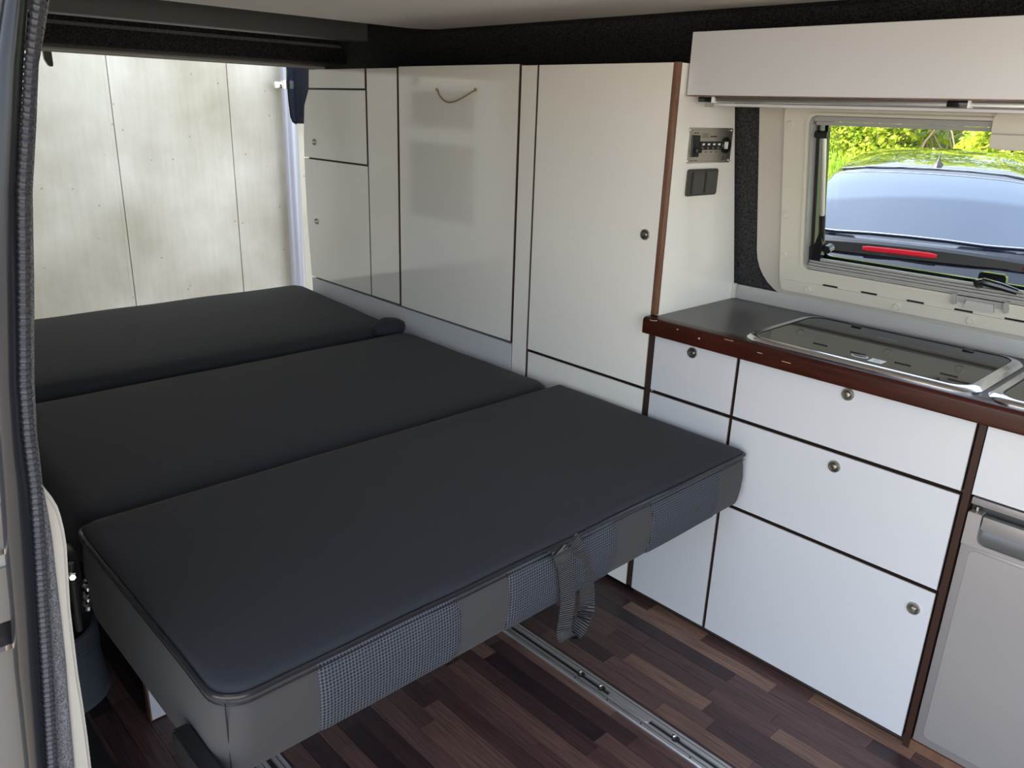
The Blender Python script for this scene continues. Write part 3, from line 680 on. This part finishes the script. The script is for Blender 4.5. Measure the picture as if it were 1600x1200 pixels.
sk = lathe('round_socket', [(.0185, 0), (.0185, .004), (.0165, .006), (.014, .0055), (.0135, .002), (0, .002)], (PXX+.0022, .209, 1.144), (1, 0, 0), BLACKGLOSS, cpn, 28)
for y_ in (.2055, .2135):
    box('socket_port', (PXX+.004, PXX+.0058, y_-.0020, y_+.0020, 1.136, 1.152), WHITEPAINT, sk)
box('socket_tongue', (PXX+.0042, PXX+.0050, .2030, .216, 1.1432, 1.1450), CHROME, sk)
for (y0, y1, z0, z1) in ((.078, .086, 1.1700, 1.1722), (.089, .096, 1.1700, 1.1722), (.143, .171, 1.1625, 1.1650), (.203, .207, 1.1145, 1.118), (.198, .212, 1.111, 1.1125), (.072, .085, 1.1105, 1.1117), (.088, .100, 1.1105, 1.1120)):
    box('print_mark', (PXX+.0022, PXX+.0025, y0, y1, z0, z1), TEXTDARK, plate)
bm = bmesh.new(); add_tube(bm, [(PXX+.0026, a, c) for a, c in rrect(.112, .135, 1.161, 1.1705, .001, 2)], .0003, 4, True); from_bm('print_frame', bm, TEXTDARK, plate)
for i in range(3): box('print_mark', (PXX+.0022, PXX+.0025, .115, .132, 1.1630+.0022*i, 1.1638+.0022*i), TEXTDARK, plate)
ls = thing('light_switch', 'black double rocker light switch below the control panel', 'switch', (PXX, .128, 1.032))
px_poly('plate', rrect(.067, .1875, 1.032, 1.092, .006, 4), 0, .007, DARKGREY, ls, .0015)
for y0 in (.080, .131):
    px_poly('rocker', rrect(y0, y0+.046, 1.0375, 1.0865, .004, 4), .0072, .012, mat('charcoal_rocker', (.06, .06, .058), .35), ls, .002)

# ================================================================== BED
def cushion_rings(x0, x1, y0, y1, prof, rad, n=7, wob=0, per=26):
    """prof: list of (inset, z). outline points subdivided along the edges"""
    rings = []
    for inset, z in prof:
        base = rrect(x0+inset, x1-inset, y0+inset, y1-inset, 0, n, [max(.004, q-inset*.6) for q in (rad if isinstance(rad, tuple) else (rad,)*4)])
        P = []
        m_ = len(base)
        for i in range(m_):
            a, c = base[i], base[(i+1) % m_]; d_ = math.hypot(c[0]-a[0], c[1]-a[1]); k_ = max(1, int(d_/.05)) if d_ > .06 else 1
            if i % (n+1) == n: k_ = per
            for j in range(k_):
                t_ = j/k_; X, Y = a[0]+(c[0]-a[0])*t_, a[1]+(c[1]-a[1])*t_
                w_ = wob*(noise.noise((X*6, Y*6, z*4))) if wob else 0
                cx_, cy2 = (x0+x1)/2, (y0+y1)/2
                P.append((X+w_*(1 if X > cx_ else -1)*(abs(X-cx_) > (x1-x0)*.45), Y+w_*(1 if Y > cy2 else -1)*(abs(Y-cy2) > (y1-y0)*.45), z+ (wob*.5*noise.noise((X*5+9, Y*5, 1)) if .01 < inset < .12 and z > .5 else 0)))
        rings.append(P)
    return rings
def top_grid(x0, x1, y0, y1, inset, z, amp, seed, rad):
    pass
bed = thing('folding_bed', 'black fold-out bed with seat and backrest cushions laid flat', 'bed', (-1.4, -.6, 0))
BX1, BX0, BY0, BY1 = -.800, -1.366, -1.205, -.014
side_prof = [(.030, .384), (.010, .3845), (.003, .389), (.0, .398), (-.003, .425), (-.004, .455), (-.001, .485), (.002, .500), (.0055, .5075)]
RAD = (.03, .045, .010, .010)
def drop(rs):                                # the outer end of the band hangs lower
    out = []
    for r_ in rs:
        q = []
        for x_, y_, z_ in r_:
            s_ = min(1, max(0, (-1.165-y_)/.035)); s_ = s_*s_*(3-2*s_); q.append((x_, y_, z_-.050*s_*max(0, (.5035-z_)/.12)))
        out.append(q)
    return out
rg = drop(cushion_rings(BX0, BX1, BY0, BY1, side_prof, RAD, wob=.002))
sb_ = loft('side_band', rg, SIDEFAB, bed, cap1=False)
sb_['label'] = 'charcoal fabric band around the seat cushion'
def crown(z, inset):  return z
top_prof = [(.0055, .5077), (.0030, .5110), (.0045, .5150), (.010, .5195), (.025, .5225), (.07, .5245), (.14, .5255), (.22, .526)]
rg = cushion_rings(BX0, BX1, BY0, BY1, top_prof, RAD, wob=.003)
loft('seat_cushion', rg, TOPFAB, bed, cap0=False)
for zz, ins, rr in ((.5085, -.0005, .0040),):
    P = cushion_rings(BX0, BX1, BY0, BY1, [(ins, zz)], RAD, wob=.002)[0]
    P = [p for i, p in enumerate(P) if i == 0 or (Vector(p)-Vector(P[i-1])).length > .002]
    tube('piping', P, rr, PIPING, bed, 8, closed=True)
P = cushion_rings(BX0, BX1, BY0, BY1, [(-.0015, .4965)], RAD, wob=.002)[0]
tube('stitching', P, .0010, PIPING, bed, 5, closed=True)
tube('corner_seam', [(BX1-.011, BY0+.0095, z) for z in (.40, .42, .45, .48, .500)], .0009, PIPING, bed, 5)
# spacer-mesh panels on the front face
def fx(z): return BX1-interp([(c, a) for a, c in side_prof], z)
for (ya, yb, bow0, bow1) in ((-1.073, -.836, 0, .010), (-.730, -.464, -.006, .010), (-.352, -.112, -.010, .006)):
    bm = bmesh.new(); nz, ny = 12, 40; V = []
    for i in range(nz+1):
        z = .3905+(.5035-.3905)*i/nz; t_ = (i/nz-.5)*2; row = []
        for j in range(ny+1):
            y0_, y1_ = ya-bow0*(1-t_*t_), yb+bow1*(1-t_*t_); yv = y0_+(y1_-y0_)*j/ny
            e_ = min(1, min(j, ny-j)/1.5)*min(1, (nz-i)/1.2+.2)
            row.append(bm.verts.new((fx(z)+.0012+.0022*e_+.0012*noise.noise((yv*9, z*20, 3)), yv, z)))
        V.append(row)
    for i in range(nz):
        for j in range(ny): bm.faces.new((V[i][j], V[i][j+1], V[i+1][j+1], V[i+1][j]))
    r = bmesh.ops.extrude_face_region(bm, geom=list(bm.faces))
    for v in r['geom']:
        if isinstance(v, bmesh.types.BMVert): v.co.x -= .006
    o = from_bm('mesh_panel', bm, MESHFAB, bed, auto=True); o['label'] = 'grey woven spacer mesh panel'
# pull strap hanging over the front edge
sx = -.782
la = [(874, 860), (878, 870), (882, 880), (886, 910), (887, 940), (884, 965), (881, 985), (884, 996)]
lb = [(893, 995), (902, 982), (911, 967), (917, 950), (917, 925), (913, 895), (906, 872), (902, 858)]
def sp_(uv, off): return onX(uv[0], uv[1], sx+off)
ptsA = [Vector((BX1+.001, onX(*la[0], sx).y, .509))]+[sp_(p, .0) for p in la]
ptsB = [sp_(p, -.012 if i > 2 else -.004) for i, p in enumerate(lb)]+[Vector((BX1+.001, onX(*lb[-1], sx).y, .509))]
allp = ptsA+ptsB
def cr_smooth(P, n=5):
    out = []
    for i in range(len(P)-1):
        p0, p1, p2, p3 = P[max(i-1, 0)], P[i], P[i+1], P[min(i+2, len(P)-1)]
        for k_ in range(n):
            t_ = k_/n; out.append(.5*((2*p1)+(-p0+p2)*t_+(2*p0-5*p1+4*p2-p3)*t_*t_+(-p0+3*p1-3*p2+p3)*t_**3))
    return out+[P[-1]]
sm = cr_smooth(allp, 4); nS = len(sm); wd = []
for i in range(nS):
    t_ = i/(nS-1)
    if t_ < .42: wd.append(Vector((.25, 1, .12)))
    elif t_ < .62:
        q = (t_-.42)/.20; wd.append(Vector((.25+q*.3, 1-.25*q, .12+.45*q)))
    else:
        q = min(1, (t_-.62)/.2); wd.append(Vector((.55-.3*q, .75+.25*q, .57-.6*q)))
stp = ribbon('pull_strap', sm, wd, .030, .0016, STRAP, bed); stp['label'] = 'ribbed black webbing pull strap'
# release handle on the end
hd = bmesh.new(); add_prism(hd, [(x_+.014, z_-.004) for x_, z_ in ((-.925, .416), (-.925, .388), (-.910, .380), (-.815, .380), (-.802, .388), (-.798, .416), (-.808, .421), (-.915, .421))], 'y', -1.232, -1.2085, .003)
hnd = from_bm('release_handle', hd, BLACKGLOSS, bed, auto=True); hnd['label'] = 'black release handle'
# backrest cushion
mx0, mx1 = -2.055, -1.372
mp_ = [(.05, .400), (.015, .402), (.002, .425), (-.002, .455), (.002, .485), (.010, .504), (.022, .5145), (.045, .5200), (.10, .5225), (.2, .5235)]
mid_ = loft('back_cushion', cushion_rings(mx0, mx1, BY0+.004, BY1-.002, mp_, .05, wob=.004), TOPFAB, bed)
# frame below the cushions, hinges
box('bed_frame', (-2.0, -.86, -1.12, -.09, .352, .382), BLACKPL, bed, .004)
hx = -1.34
pA, pB = onX(138, 928, hx), onX(127, 935, hx)
hb2 = box('hinge_bracket', (hx-.05, hx-.004, -1.268, -1.2125, .36, .475), BLACKPL, bed, .004)
for (u_, v_, h_) in ((137, 914, .012), (138, 931, .014), (138, 943, .008)):
    p = onX(u_, v_, hx+.006); lathe('bolt', [(0, -.003), (.008, -.002), (.0095, .002), (.0095, h_*.5), (.007, h_*.6), (.006, h_), (0, h_+.001)], p, (.2, 0, 1), CHROME, hb2, 6)
tube('bolt_shank', [onX(138, 952, hx+.004), onX(137, 912, hx+.004)], .0058, CHROME, hb2, 10)
p = onX(113, 899, hx+.03); lathe('bolt', [(.008, 0), (.008, .010), (.005, .012), (0, .012)], p, (1, -.2, .2), CHROME, hb2, 6)
tube('gas_strut', [onX(110, 880, hx+.02), onX(124, 985, hx+.02)], .005, DARKGREY, hb2, 10)

# rear mattress piece, slightly higher
rm = thing('rear_cushion', 'black rear mattress cushion lying behind the fold-out bed', 'cushion', (-2.38, -.6, .40))
rp_ = [(.05, .420), (.015, .422), (.003, .445), (-.001, .48), (.002, .515), (.010, .540), (.022, .5545), (.045, .5620), (.10, .5655), (.2, .567)]
rr0 = [[(x_, y_, z_-max(0, (x_+2.72)/.66)*.030) for x_, y_, z_ in r_] for r_ in cushion_rings(-2.722, -2.064, BY0+.01, -.022, rp_, .05, wob=.005)]
loft('cushion', rr0, TOPFAB, rm)
bm = bmesh.new(); bmesh.ops.create_icosphere(bm, subdivisions=3, radius=1)
for v in bm.verts:
    n_ = 1+.12*noise.noise(v.co*2.2); v.co = Vector((-2.082+v.co.x*.040*n_, -.070+v.co.y*.066*n_, .523+v.co.z*.034*n_))
from_bm('corner_tuck', bm, TOPFAB, rm, auto=True)
box('support_board', (-2.70, -2.075, -1.15, -.06, .384, .3885), DARKEDGE, rm, .003)
# white bench box under the bed
bb = thing('bed_support', 'white support board with brown edge standing under the bed', 'board', (-1.44, -.77, 0))
box('board', (-1.446, -1.430, -1.112, -.42, .004, .350), WHITE_COOLLIGHT, bb)
box('edge_band', (-1.447, -1.429, -1.1155, -1.1122, .004, .350), WOODEDGE, bb)
box('foot_batten', (-1.470, -1.4465, -1.08, -.45, .0, .03), DARKEDGE, bb)
sup = tag(box('rear_support', (-2.66, -2.63, -1.12, -.08, .0, .383), DARKEDGE, bev=.002), 'dark upright board under the rear cushion', 'board')
# pot behind the cream panel
pc = onZ(172, 1062, 0); vd = Vector((pc.x-CAM.x, pc.y-CAM.y, 0)).normalized(); rtv = Vector((vd.y, -vd.x, 0))
ctr = pc-rtv*.098; ctr.z = 0
pprof = [(0, .004), (.098, .0), (.102, .004), (.100, .012), (.098, .014)]
pprof += [(.098-.012*z/.16, z) for z in (.03, .07, .105)]
for i in range(4): pprof += [(.0900, .112+.012*i), (.0925, .115+.012*i), (.0925, .119+.012*i), (.0895, .122+.012*i)]
pprof += [(.088, .165), (.083, .167), (.080, .160), (.078, .02), (0, .018)]
bm = bmesh.new(); add_lathe(bm, pprof, (ctr.x, ctr.y, 0), (0, 0, 1), 40)
tag(from_bm('round_tub', bm, POT, auto=True), 'blue-grey plastic round tub on the floor beside the bed', 'tub')

# floor rails
def seat_rail(y, x0, x1, lab, feats):
    r_ = thing('floor_rail', lab, 'rail', ((x0+x1)/2, y, 0))
    pr_ = [(y-.0245, .0003), (y-.0245, .0035), (y-.0225, .0055), (y-.0055, .0060), (y-.0050, .0012), (y+.0050, .0012), (y+.0055, .0060), (y+.0225, .0055), (y+.0245, .0035), (y+.0245, .0003)]
    prism('profile', pr_, 'x', x0, x1, ALU, r_)
    box('slot', (x0, x1, y-.0048, y+.0048, .0013, .0020), BLACKPL, r_)
    for d_ in (-.0145, .0145):
        box('groove', (x0, x1, y+d_-.0007, y+d_+.0007, .0056, .0061), DARKGREY, r_)
    for x_ in feats:
        lathe('slot_hole', [(.0088, 0), (.0088, .0006), (0, .0006)], (x_, y, .0058), (0, 0, 1), BLACKPL, r_, 18)
        lathe('rail_bolt', [(.0048, 0), (.0048, .003), (.003, .005), (0, .0055)], (x_-.006, y+.003, .0062), (0, 0, 1), CHROME, r_, 12)
    return r_
f1 = onZ(914, 1053, 0).x; f2 = onZ(945, 1075, 0).x; f3 = onZ(1058, 1156, 0).x
r1 = seat_rail(RAILS[0], -1.35, .35, 'aluminium seat rail in the floor, between bed strap and kitchen units', [f1, f2, f3])
xa, xb = onZ(955, 1085, 0).x, onZ(1020, 1128, 0).x
prism('slot_cover', rrect(xa, xb, RAILS[0]-.0085, RAILS[0]+.0085, .008, 6), 'z', .0061, .0071, ALU, r1, bev=.0003)
for (u_, v_) in ((902, 1056), (951, 1092), (1003, 1129), (1080, 1182)):
    p = onZ(u_, v_, .0058); lathe('rivet', [(.0022, 0), (.002, .0008), (0, .001)], (p.x, RAILS[0]-.0185, .0056), (0, 0, 1), DARKGREY, r1, 8)
seat_rail(RAILS[1], -1.40, .35, 'aluminium seat rail in the floor, under the outer end of the bed', [-.7])

# ================================================================== OUTSIDE
GZ = -.45
gnd = struct(box('ground', (-14, 22, -16, 7.3, GZ-.1, GZ), ASPHALT), 'sandy paved yard outside the van', 'ground')
WXC = -4.6
cw = thing('wall_rear', 'pale cast concrete wall behind the open rear of the van', 'wall', (WXC, -3, GZ)); cw['kind'] = 'structure'
box('wall_core', (WXC-.3, WXC-.012, -3.7, 2.0, GZ, 6.0), CONC, cw)
ys = [-.03, .606]; pw = ys[1]-ys[0]
edges = []
yy = ys[0]
while yy > -2.6: yy -= pw*2
e_list = []
a = -3.7
e_list = [a]; a = yy if yy > a+.2 else yy+pw*2
while a < -.1: e_list.append(a); a += pw*2
bounds = [e for e in e_list if e < -.1]+[-.03, .606, 1.24, 2.0]
for i in range(len(bounds)-1):
    z0 = GZ+.002
    box('concrete_panel', (WXC-.0115, WXC, bounds[i]+.0022, bounds[i+1]-.0022, z0, 6.0), CONC, cw, .002)
tube('formwork_ridge', [(WXC+.0005, -.047, GZ+.01), (WXC+.0005, -.047, 4.9)], .0028, CONC, cw, 6)
dp = thing('downpipe', 'pale grey metal downpipe clamped to the concrete wall', 'pipe', (WXC+.075, .940, GZ))
tube('pipe', [(WXC+.075, .940, GZ+.001), (WXC+.075, .940, 4.8)], .043, PIPEMAT, dp, 24)
for z_ in (1.30, 3.2):
    tube('clamp', [(WXC+.075, .940, z_-.022), (WXC+.075, .940, z_+.022)], .0465, CHROME, dp, 24)
    box('clamp_bolt', (WXC+.05, WXC+.075, .858, .896, z_-.022, z_+.014), CHROME, dp, .002)
    box('clamp_arm', (WXC+.001, WXC+.03, .930, .950, z_-.01, z_+.01), CHROME, dp)
# tinted pane hanging at the rear corner, black stop under the header
tg_ = thing('tinted_panel', 'dark tinted glass panel hanging behind the rear cabinet at the opening', 'panel', (-3.1, .27, 1.13))
gp = [onX(u_, v_, -3.06) for u_, v_ in ((449, 100), (450, 125), (453, 160), (456, 183), (459, 190), (464, 193), (500, 194), (500, 100))]
prism('pane', [(p.y, p.z) for p in gp], 'x', -3.066, -3.060, TINT, tg_)
tube('pane_edge', [(-3.063, p.y-.001, p.z) for p in gp[:6]], .0042, BLACKGLOSS, tg_, 8)
box('pane_mount', (-3.07, -2.985, gp[0].y+.02, gp[-1].y, 1.335, 1.352), BLACKPL, tg_)
# open rear wing door on the sliding door side (mirrored in the glossy cabinet fronts)
wd_ = thing('rear_wing_door', 'white rear wing door standing open beyond the sliding door side corner post', 'door', (-3.4, -1.38, -.12))
def wing(name, a0, a1, z0, z1, m_, d0=0, d1=.05):
    A = Vector((-2.992, -1.285)); D_ = Vector((-1, -.02)).normalized(); N_ = Vector((D_.y, -D_.x))
    P_ = [A+D_*a0+N_*d0, A+D_*a1+N_*d0, A+D_*a1+N_*d1, A+D_*a0+N_*d1]
    return prism(name, [(q.x, q.y) for q in P_], 'z', z0, z1, m_, wd_, bev=.004)
DOORW = mat('white_door_paint', (.72, .72, .72), .35)
wing('lower_panel', 0, .82, -.12, .62, DOORW); wing('stile', 0, .20, .6205, 1.33, DOORW); wing('stile', .76, .82, .6205, 1.33, DOORW)
wing('cross_rail', .2005, .7595, 1.02, 1.10, DOORW); wing('top_rail', .2005, .7595, 1.285, 1.33, DOORW)
wing('window_pane', .2005, .7595, .6205, 1.0195, BLACKGLASS, .02, .026); wing('window_pane', .2005, .7595, 1.1005, 1.2845, BLACKGLASS, .02, .026)
sp1 = onX(66, 80, -2.985); sp2 = onX(83, 104, -2.985)
st = bmesh.new(); add_prism(st, [(sp1.y, 1.345), (sp1.y+.002, sp2.z+.020), (sp1.y+.010, sp2.z+.004), (sp1.y+.016, sp2.z), (sp2.y-.002, sp2.z), (sp2.y, sp2.z+.006), (sp2.y, 1.345)], 'x', -2.996, -2.976, .003)
tag(from_bm('rubber_stop', st, BLACKPL, auto=True), 'small black rubber stop hanging below the rear header', 'stop')

# ---- parked car outside the window
car = thing('car', 'dark blue parked car seen from behind through the kitchen window', 'car', (-1.543, 2.6, GZ))
CF = Vector((-.235, .972, 0)).normalized(); CR = Vector((CF.y, -CF.x, 0)); CO = Vector((-1.535, 2.6, 0))
def cpt(x, f, z): v = CO+CR*x+CF*f; return Vector((v.x, v.y, z))
# body: half profiles (x,z) at stations f
def half(st):
    out = [(x, z) for x, z in st]; return out
def car_ring(f, st, df=None):
    L = [cpt(-x, f+(df[i] if df else 0), z) for i, (x, z) in enumerate(st)]
    Rr = [cpt(x, f+(df[i] if df else 0), z) for i, (x, z) in reversed(list(enumerate(st))) if x > 1e-6]
    return L[::-1] and (Rr[::-1][::1][::-1] and None) or None
def full_ring(f, st, bow=0):
    """st from the bottom outer edge up to the centre line (x=0 last). bow: the sides lie further forward"""
    left = [cpt(-x, f+bow*(x/.9)**2, z) for x, z in st]; right = [cpt(x, f+bow*(x/.9)**2, z) for x, z in st[::-1][1:]]
    return left+right
lowst = lambda w, zb, zs, zd: [(w*.80, zb), (w*.97, zb+.06), (w, zb+.26), (w*.985, zs-.08), (w*.93, zs), (w*.80, zd-.012), (w*.5, zd-.002), (0, zd)]
B0 = GZ+.03
body_st = [(-.22, lowst(.70, B0+.30, B0+.60, B0+.66), .22), (-.20, lowst(.80, B0+.24, B0+.70, B0+.80), .22), (-.12, lowst(.84, B0+.20, B0+.80, B0+.92), .20), (-.04, lowst(.86, B0+.19, B0+.88, B0+1.00), .18), (.0, lowst(.865, B0+.19, B0+.92, B0+1.046), .16), (.025, lowst(.87, B0+.19, B0+.93, B0+1.065), .16),
           (.10, lowst(.875, B0+.19, B0+.93, B0+1.055), .12), (.30, lowst(.88, B0+.19, B0+.94, B0+1.075), .05), (1.0, lowst(.90, B0+.19, B0+.93, B0+1.0), 0), (2.4, lowst(.90, B0+.19, B0+.92, B0+.98), 0), (3.3, lowst(.88, B0+.19, B0+.86, B0+.95), 0), (4.2, lowst(.82, B0+.22, B0+.66, B0+.76), -.1), (4.4, lowst(.70, B0+.28, B0+.5, B0+.56), -.2)]
loft('body', [full_ring(f, s_, bw) for f, s_, bw in body_st], CARPAINT, car)
# cabin: roof shell with pillars (paint), glass inset on the rear
def cab(wb, wt, zb, zt): return [(wb, zb), (wb*.97, zb+(zt-zb)*.35), (wt*1.02, zb+(zt-zb)*.78), (wt*.88, zb+(zt-zb)*.93), (wt*.6, zt-.010), (wt*.3, zt-.002), (0, zt)]
cab_st = [(.16, cab(.70, .60, B0-.03+1.02, B0-.03+1.09), .06), (.40, cab(.72, .60, B0-.03+1.0, B0-.03+1.225), .08), (.62, cab(.73, .59, B0-.03+1.0, B0-.03+1.345), .09), (.80, cab(.74, .58, B0-.03+.98, B0-.03+1.418), .10), (.95, cab(.745, .575, B0-.03+.97, B0-.03+1.452), .08), (1.25, cab(.75, .57, B0-.03+.95, B0-.03+1.492), .04), (1.7, cab(.75, .57, B0-.03+.95, B0-.03+1.512), 0), (2.2, cab(.74, .56, B0-.03+.95, B0-.03+1.48), 0), (2.7, cab(.72, .55, B0-.03+.95, B0-.03+1.28), -.05), (3.15, cab(.68, .5, B0-.03+.92, B0-.03+1.0), -.1)]
loft('cabin', [full_ring(f, s_, bw) for f, s_, bw in cab_st], CARPAINT, car)
# rear window: patch lying just above the sloping cabin back
def cab_z(f, xr):
    for (f0, s0, b0), (f1, s1, b1) in zip(cab_st, cab_st[1:]):
        if f0 <= f <= f1:
            t_ = (f-f0)/(f1-f0); z0 = interp(sorted([(x, z) for x, z in s0]), xr); z1 = interp(sorted([(x, z) for x, z in s1]), xr)
            return z0+(z1-z0)*t_, b0+(b1-b0)*t_
bm = bmesh.new(); V = []
for i in range(9):
    f = .19+(.725-.19)*i/8; row = []; hw = .575-.06*i/8
    for j in range(21):
        x = -hw+2*hw*j/20; z, bw = cab_z(f, abs(x)); row.append(bm.verts.new(cpt(x, f+bw*(x/.9)**2-.006, z+.006)))
    V.append(row)
for i in range(8):
    for j in range(20): bm.faces.new((V[i][j], V[i][j+1], V[i+1][j+1], V[i+1][j]))
r = bmesh.ops.extrude_face_region(bm, geom=list(bm.faces))
for v in r['geom']:
    if isinstance(v, bmesh.types.BMVert): v.co -= Vector((0, -.004, .006))
rw = from_bm('rear_window', bm, CARGLASS, car, auto=True)
tube('window_trim', [V0 for V0 in [cpt(-.575+1.15*j/20, .185+cab_z(.19, abs(-.575+1.15*j/20))[1]*((-.575+1.15*j/20)/.9)**2, cab_z(.19, abs(-.575+1.15*j/20))[0]+.007) for j in range(21)]], .004, CHROME, rw, 6)
for fo in (.735, .80):
    tube('roof_seam', [cpt(-.50+1.0*j/20, fo+cab_z(fo, abs(-.5+j/20))[1]*((-.5+j/20)/.9)**2, cab_z(fo, abs(-.5+j/20))[0]+.004) for j in range(21)], .0035, CHROME, car, 6)
# spoiler edge with high brake light
bm = bmesh.new(); rr_ = []
for j in range(25):
    x = -.62+1.24*j/24; f = -.035+.16*(x/.9)**2; z = B0+1.057-.035*(x/.62)**2
    rr_.append([cpt(x, f+.05, z+.012), cpt(x, f-.010, z+.014), cpt(x, f-.022, z), cpt(x, f-.012, z-.055*(1-.6*(x/.62)**2)), cpt(x, f+.04, z-.06)])
loft('spoiler', rr_, mat('gloss_black_spoiler', (.02, .02, .022), .15, coat=.7), car)
bl = bmesh.new(); R_ = []
for j in range(13):
    x = -.168+.336*j/12; f = -.035+.16*(x/.9)**2; z = B0+1.057-.035*(x/.62)**2; hh = .013 if 0 < j < 12 else .009
    R_.append([cpt(x, f-.0225, z-.024+hh), cpt(x, f-.0265, z-.024+hh*.6), cpt(x, f-.0265, z-.024-hh*.6), cpt(x, f-.0225, z-.024-hh), cpt(x, f-.005, z-.024)])
loft('brake_light', R_, REDLENS, car)
for s_ in (-1, 1):
    P_ = [(s_*x, z) for x, z in ((.50, B0+.925), (.80, B0+.965), (.85, B0+.91), (.84, B0+.78), (.54, B0+.80))]
    bm = bmesh.new(); v0 = [bm.verts.new(cpt(x, -.115+.20*(x/.9)**2-.03, z)) for x, z in P_]; v1 = [bm.verts.new(cpt(x, .03+.20*(x/.9)**2, z)) for x, z in P_]
    bm.faces.new(v0); bm.faces.new(v1[::-1])
    for i in range(5): bm.faces.new((v0[i], v1[i], v1[(i+1) % 5], v0[(i+1) % 5]))
    from_bm('tail_light', bm, REDLENS, car)
an = []
for (z_, w_, l_) in ((.0, .030, .062), (.018, .026, .052), (.030, .015, .038), (.050, .006, .022), (.085, .0022, .009)):
    zc = B0+1.395+z_; an.append([cpt(w_*math.cos(a), .885+.3*z_+l_*math.sin(a), zc) for a in [2*math.pi*k_/12 for k_ in range(12)]])
loft('roof_antenna', an, DARKGREY, car)
for s_ in (-1, 1):
    for f in (.62, 3.4):
        lathe('wheel', [(0, -.1), (.20, -.1), (.31, -.09), (.32, -.06), (.32, .06), (.31, .09), (.20, .1), (0, .1)], cpt(s_*.79, f, GZ+.321), CR, TYRE, car, 24)

# ---- bank, grass and hedge behind the car
bank = struct(prism('bank', [(7.3, GZ-.1), (7.3, GZ), (8.0, GZ+.35), (9.4, .62), (14, 1.5), (14, GZ-.1)], 'x', -16, 12, TURF), 'green grassy bank behind the parked car', 'ground')
def bank_z(y): return interp([(7.3, GZ), (8.0, GZ+.35), (9.4, .62), (14, 1.5)], y)
vv, ff = [], []
for i in range(20000):
    y_ = random.uniform(7.45, 9.42); x_ = random.uniform(-7.5, .5); h_ = random.uniform(.10, .30); a = random.uniform(0, 6.283); w_ = random.uniform(.006, .014)
    dx, dy = math.cos(a)*w_, math.sin(a)*w_; lx, ly = random.uniform(-.1, .1), random.uniform(-.1, .1); z_ = bank_z(y_)-.01; n = len(vv)
    vv += [(x_-dx, y_-dy, z_), (x_+dx, y_+dy, z_), (x_+lx*.5+dx*.6, y_+ly*.5+dy*.6, z_+h_*.6), (x_+lx, y_+ly, z_+h_)]; ff += [(n, n+1, n+2), (n, n+2, n+3)]
me = bpy.data.meshes.new('grass'); me.from_pydata(vv, [], ff)
tag(link('grass', me, GRASS), 'tall bright green grass on the bank behind the car', 'grass', kind='stuff')
hg = thing('hedge', 'sunlit yellow-green leafy hedge above the grass behind the car', 'hedge', (-3.2, 10, .7)); hg['kind'] = 'stuff'
vv, ff = [], []
rnd = random.Random(3)
lumps = [(rnd.uniform(-9.5, 2.5), rnd.uniform(10.1, 11.4), rnd.uniform(.9, 5.2), rnd.uniform(.4, .85)) for _ in range(190)]
for (cx_, cy_, cz_, r_) in lumps:
    for _ in range(int(620*r_)):
        d_ = Vector((rnd.gauss(0, 1), rnd.gauss(0, 1), rnd.gauss(0, 1))).normalized()*r_*rnd.uniform(.7, 1.05)
        c_ = Vector((cx_, cy_, cz_))+d_
        if c_.y < 9.62 or c_.z < bank_z(min(c_.y, 13.9))-.05: continue
        L_ = rnd.uniform(.04, .09); t1 = Vector((rnd.gauss(0, 1), rnd.gauss(0, 1), rnd.gauss(0, .7))).normalized(); t2 = t1.orthogonal().normalized(); n = len(vv)
        vv += [tuple(c_-t1*L_), tuple(c_+t2*L_*.45), tuple(c_+t1*L_), tuple(c_-t2*L_*.45)]; ff += [(n, n+1, n+2, n+3)]
for _ in range(60000):                       # fine young leaves on the front of the hedge
    c_ = Vector((rnd.uniform(-7.5, -.5), 9.66+abs(rnd.gauss(0, .35)), rnd.uniform(.6, 2.4)))
    if c_.z < bank_z(c_.y)-.05 or noise.noise(c_*1.6) < -.12: continue
    L_ = rnd.uniform(.022, .05); t1 = Vector((rnd.gauss(0, 1), rnd.gauss(0, 1), rnd.gauss(0, .7))).normalized(); t2 = t1.orthogonal().normalized(); n = len(vv)
    vv += [tuple(c_-t1*L_), tuple(c_+t2*L_*.5), tuple(c_+t1*L_), tuple(c_-t2*L_*.5)]; ff += [(n, n+1, n+2, n+3)]
me = bpy.data.meshes.new('leaves'); me.from_pydata(vv, [], ff); o = link('leaves', me, LEAF, hg); o['kind'] = 'stuff'
bm = bmesh.new()
for i in range(110):
    x_ = rnd.uniform(-8, 1); y_ = rnd.uniform(9.7, 10.3); z_ = bank_z(y_)-.05; P_ = [Vector((x_, y_, z_))]
    for k_ in range(4): P_.append(P_[-1]+Vector((rnd.gauss(0, .16), rnd.uniform(-.04, .08), rnd.uniform(.15, .4))))
    add_tube(bm, P_, .02, 5, rfun=lambda q: .016-.0032*q)
o = from_bm('twigs', bm, BARK, hg); o['kind'] = 'stuff'
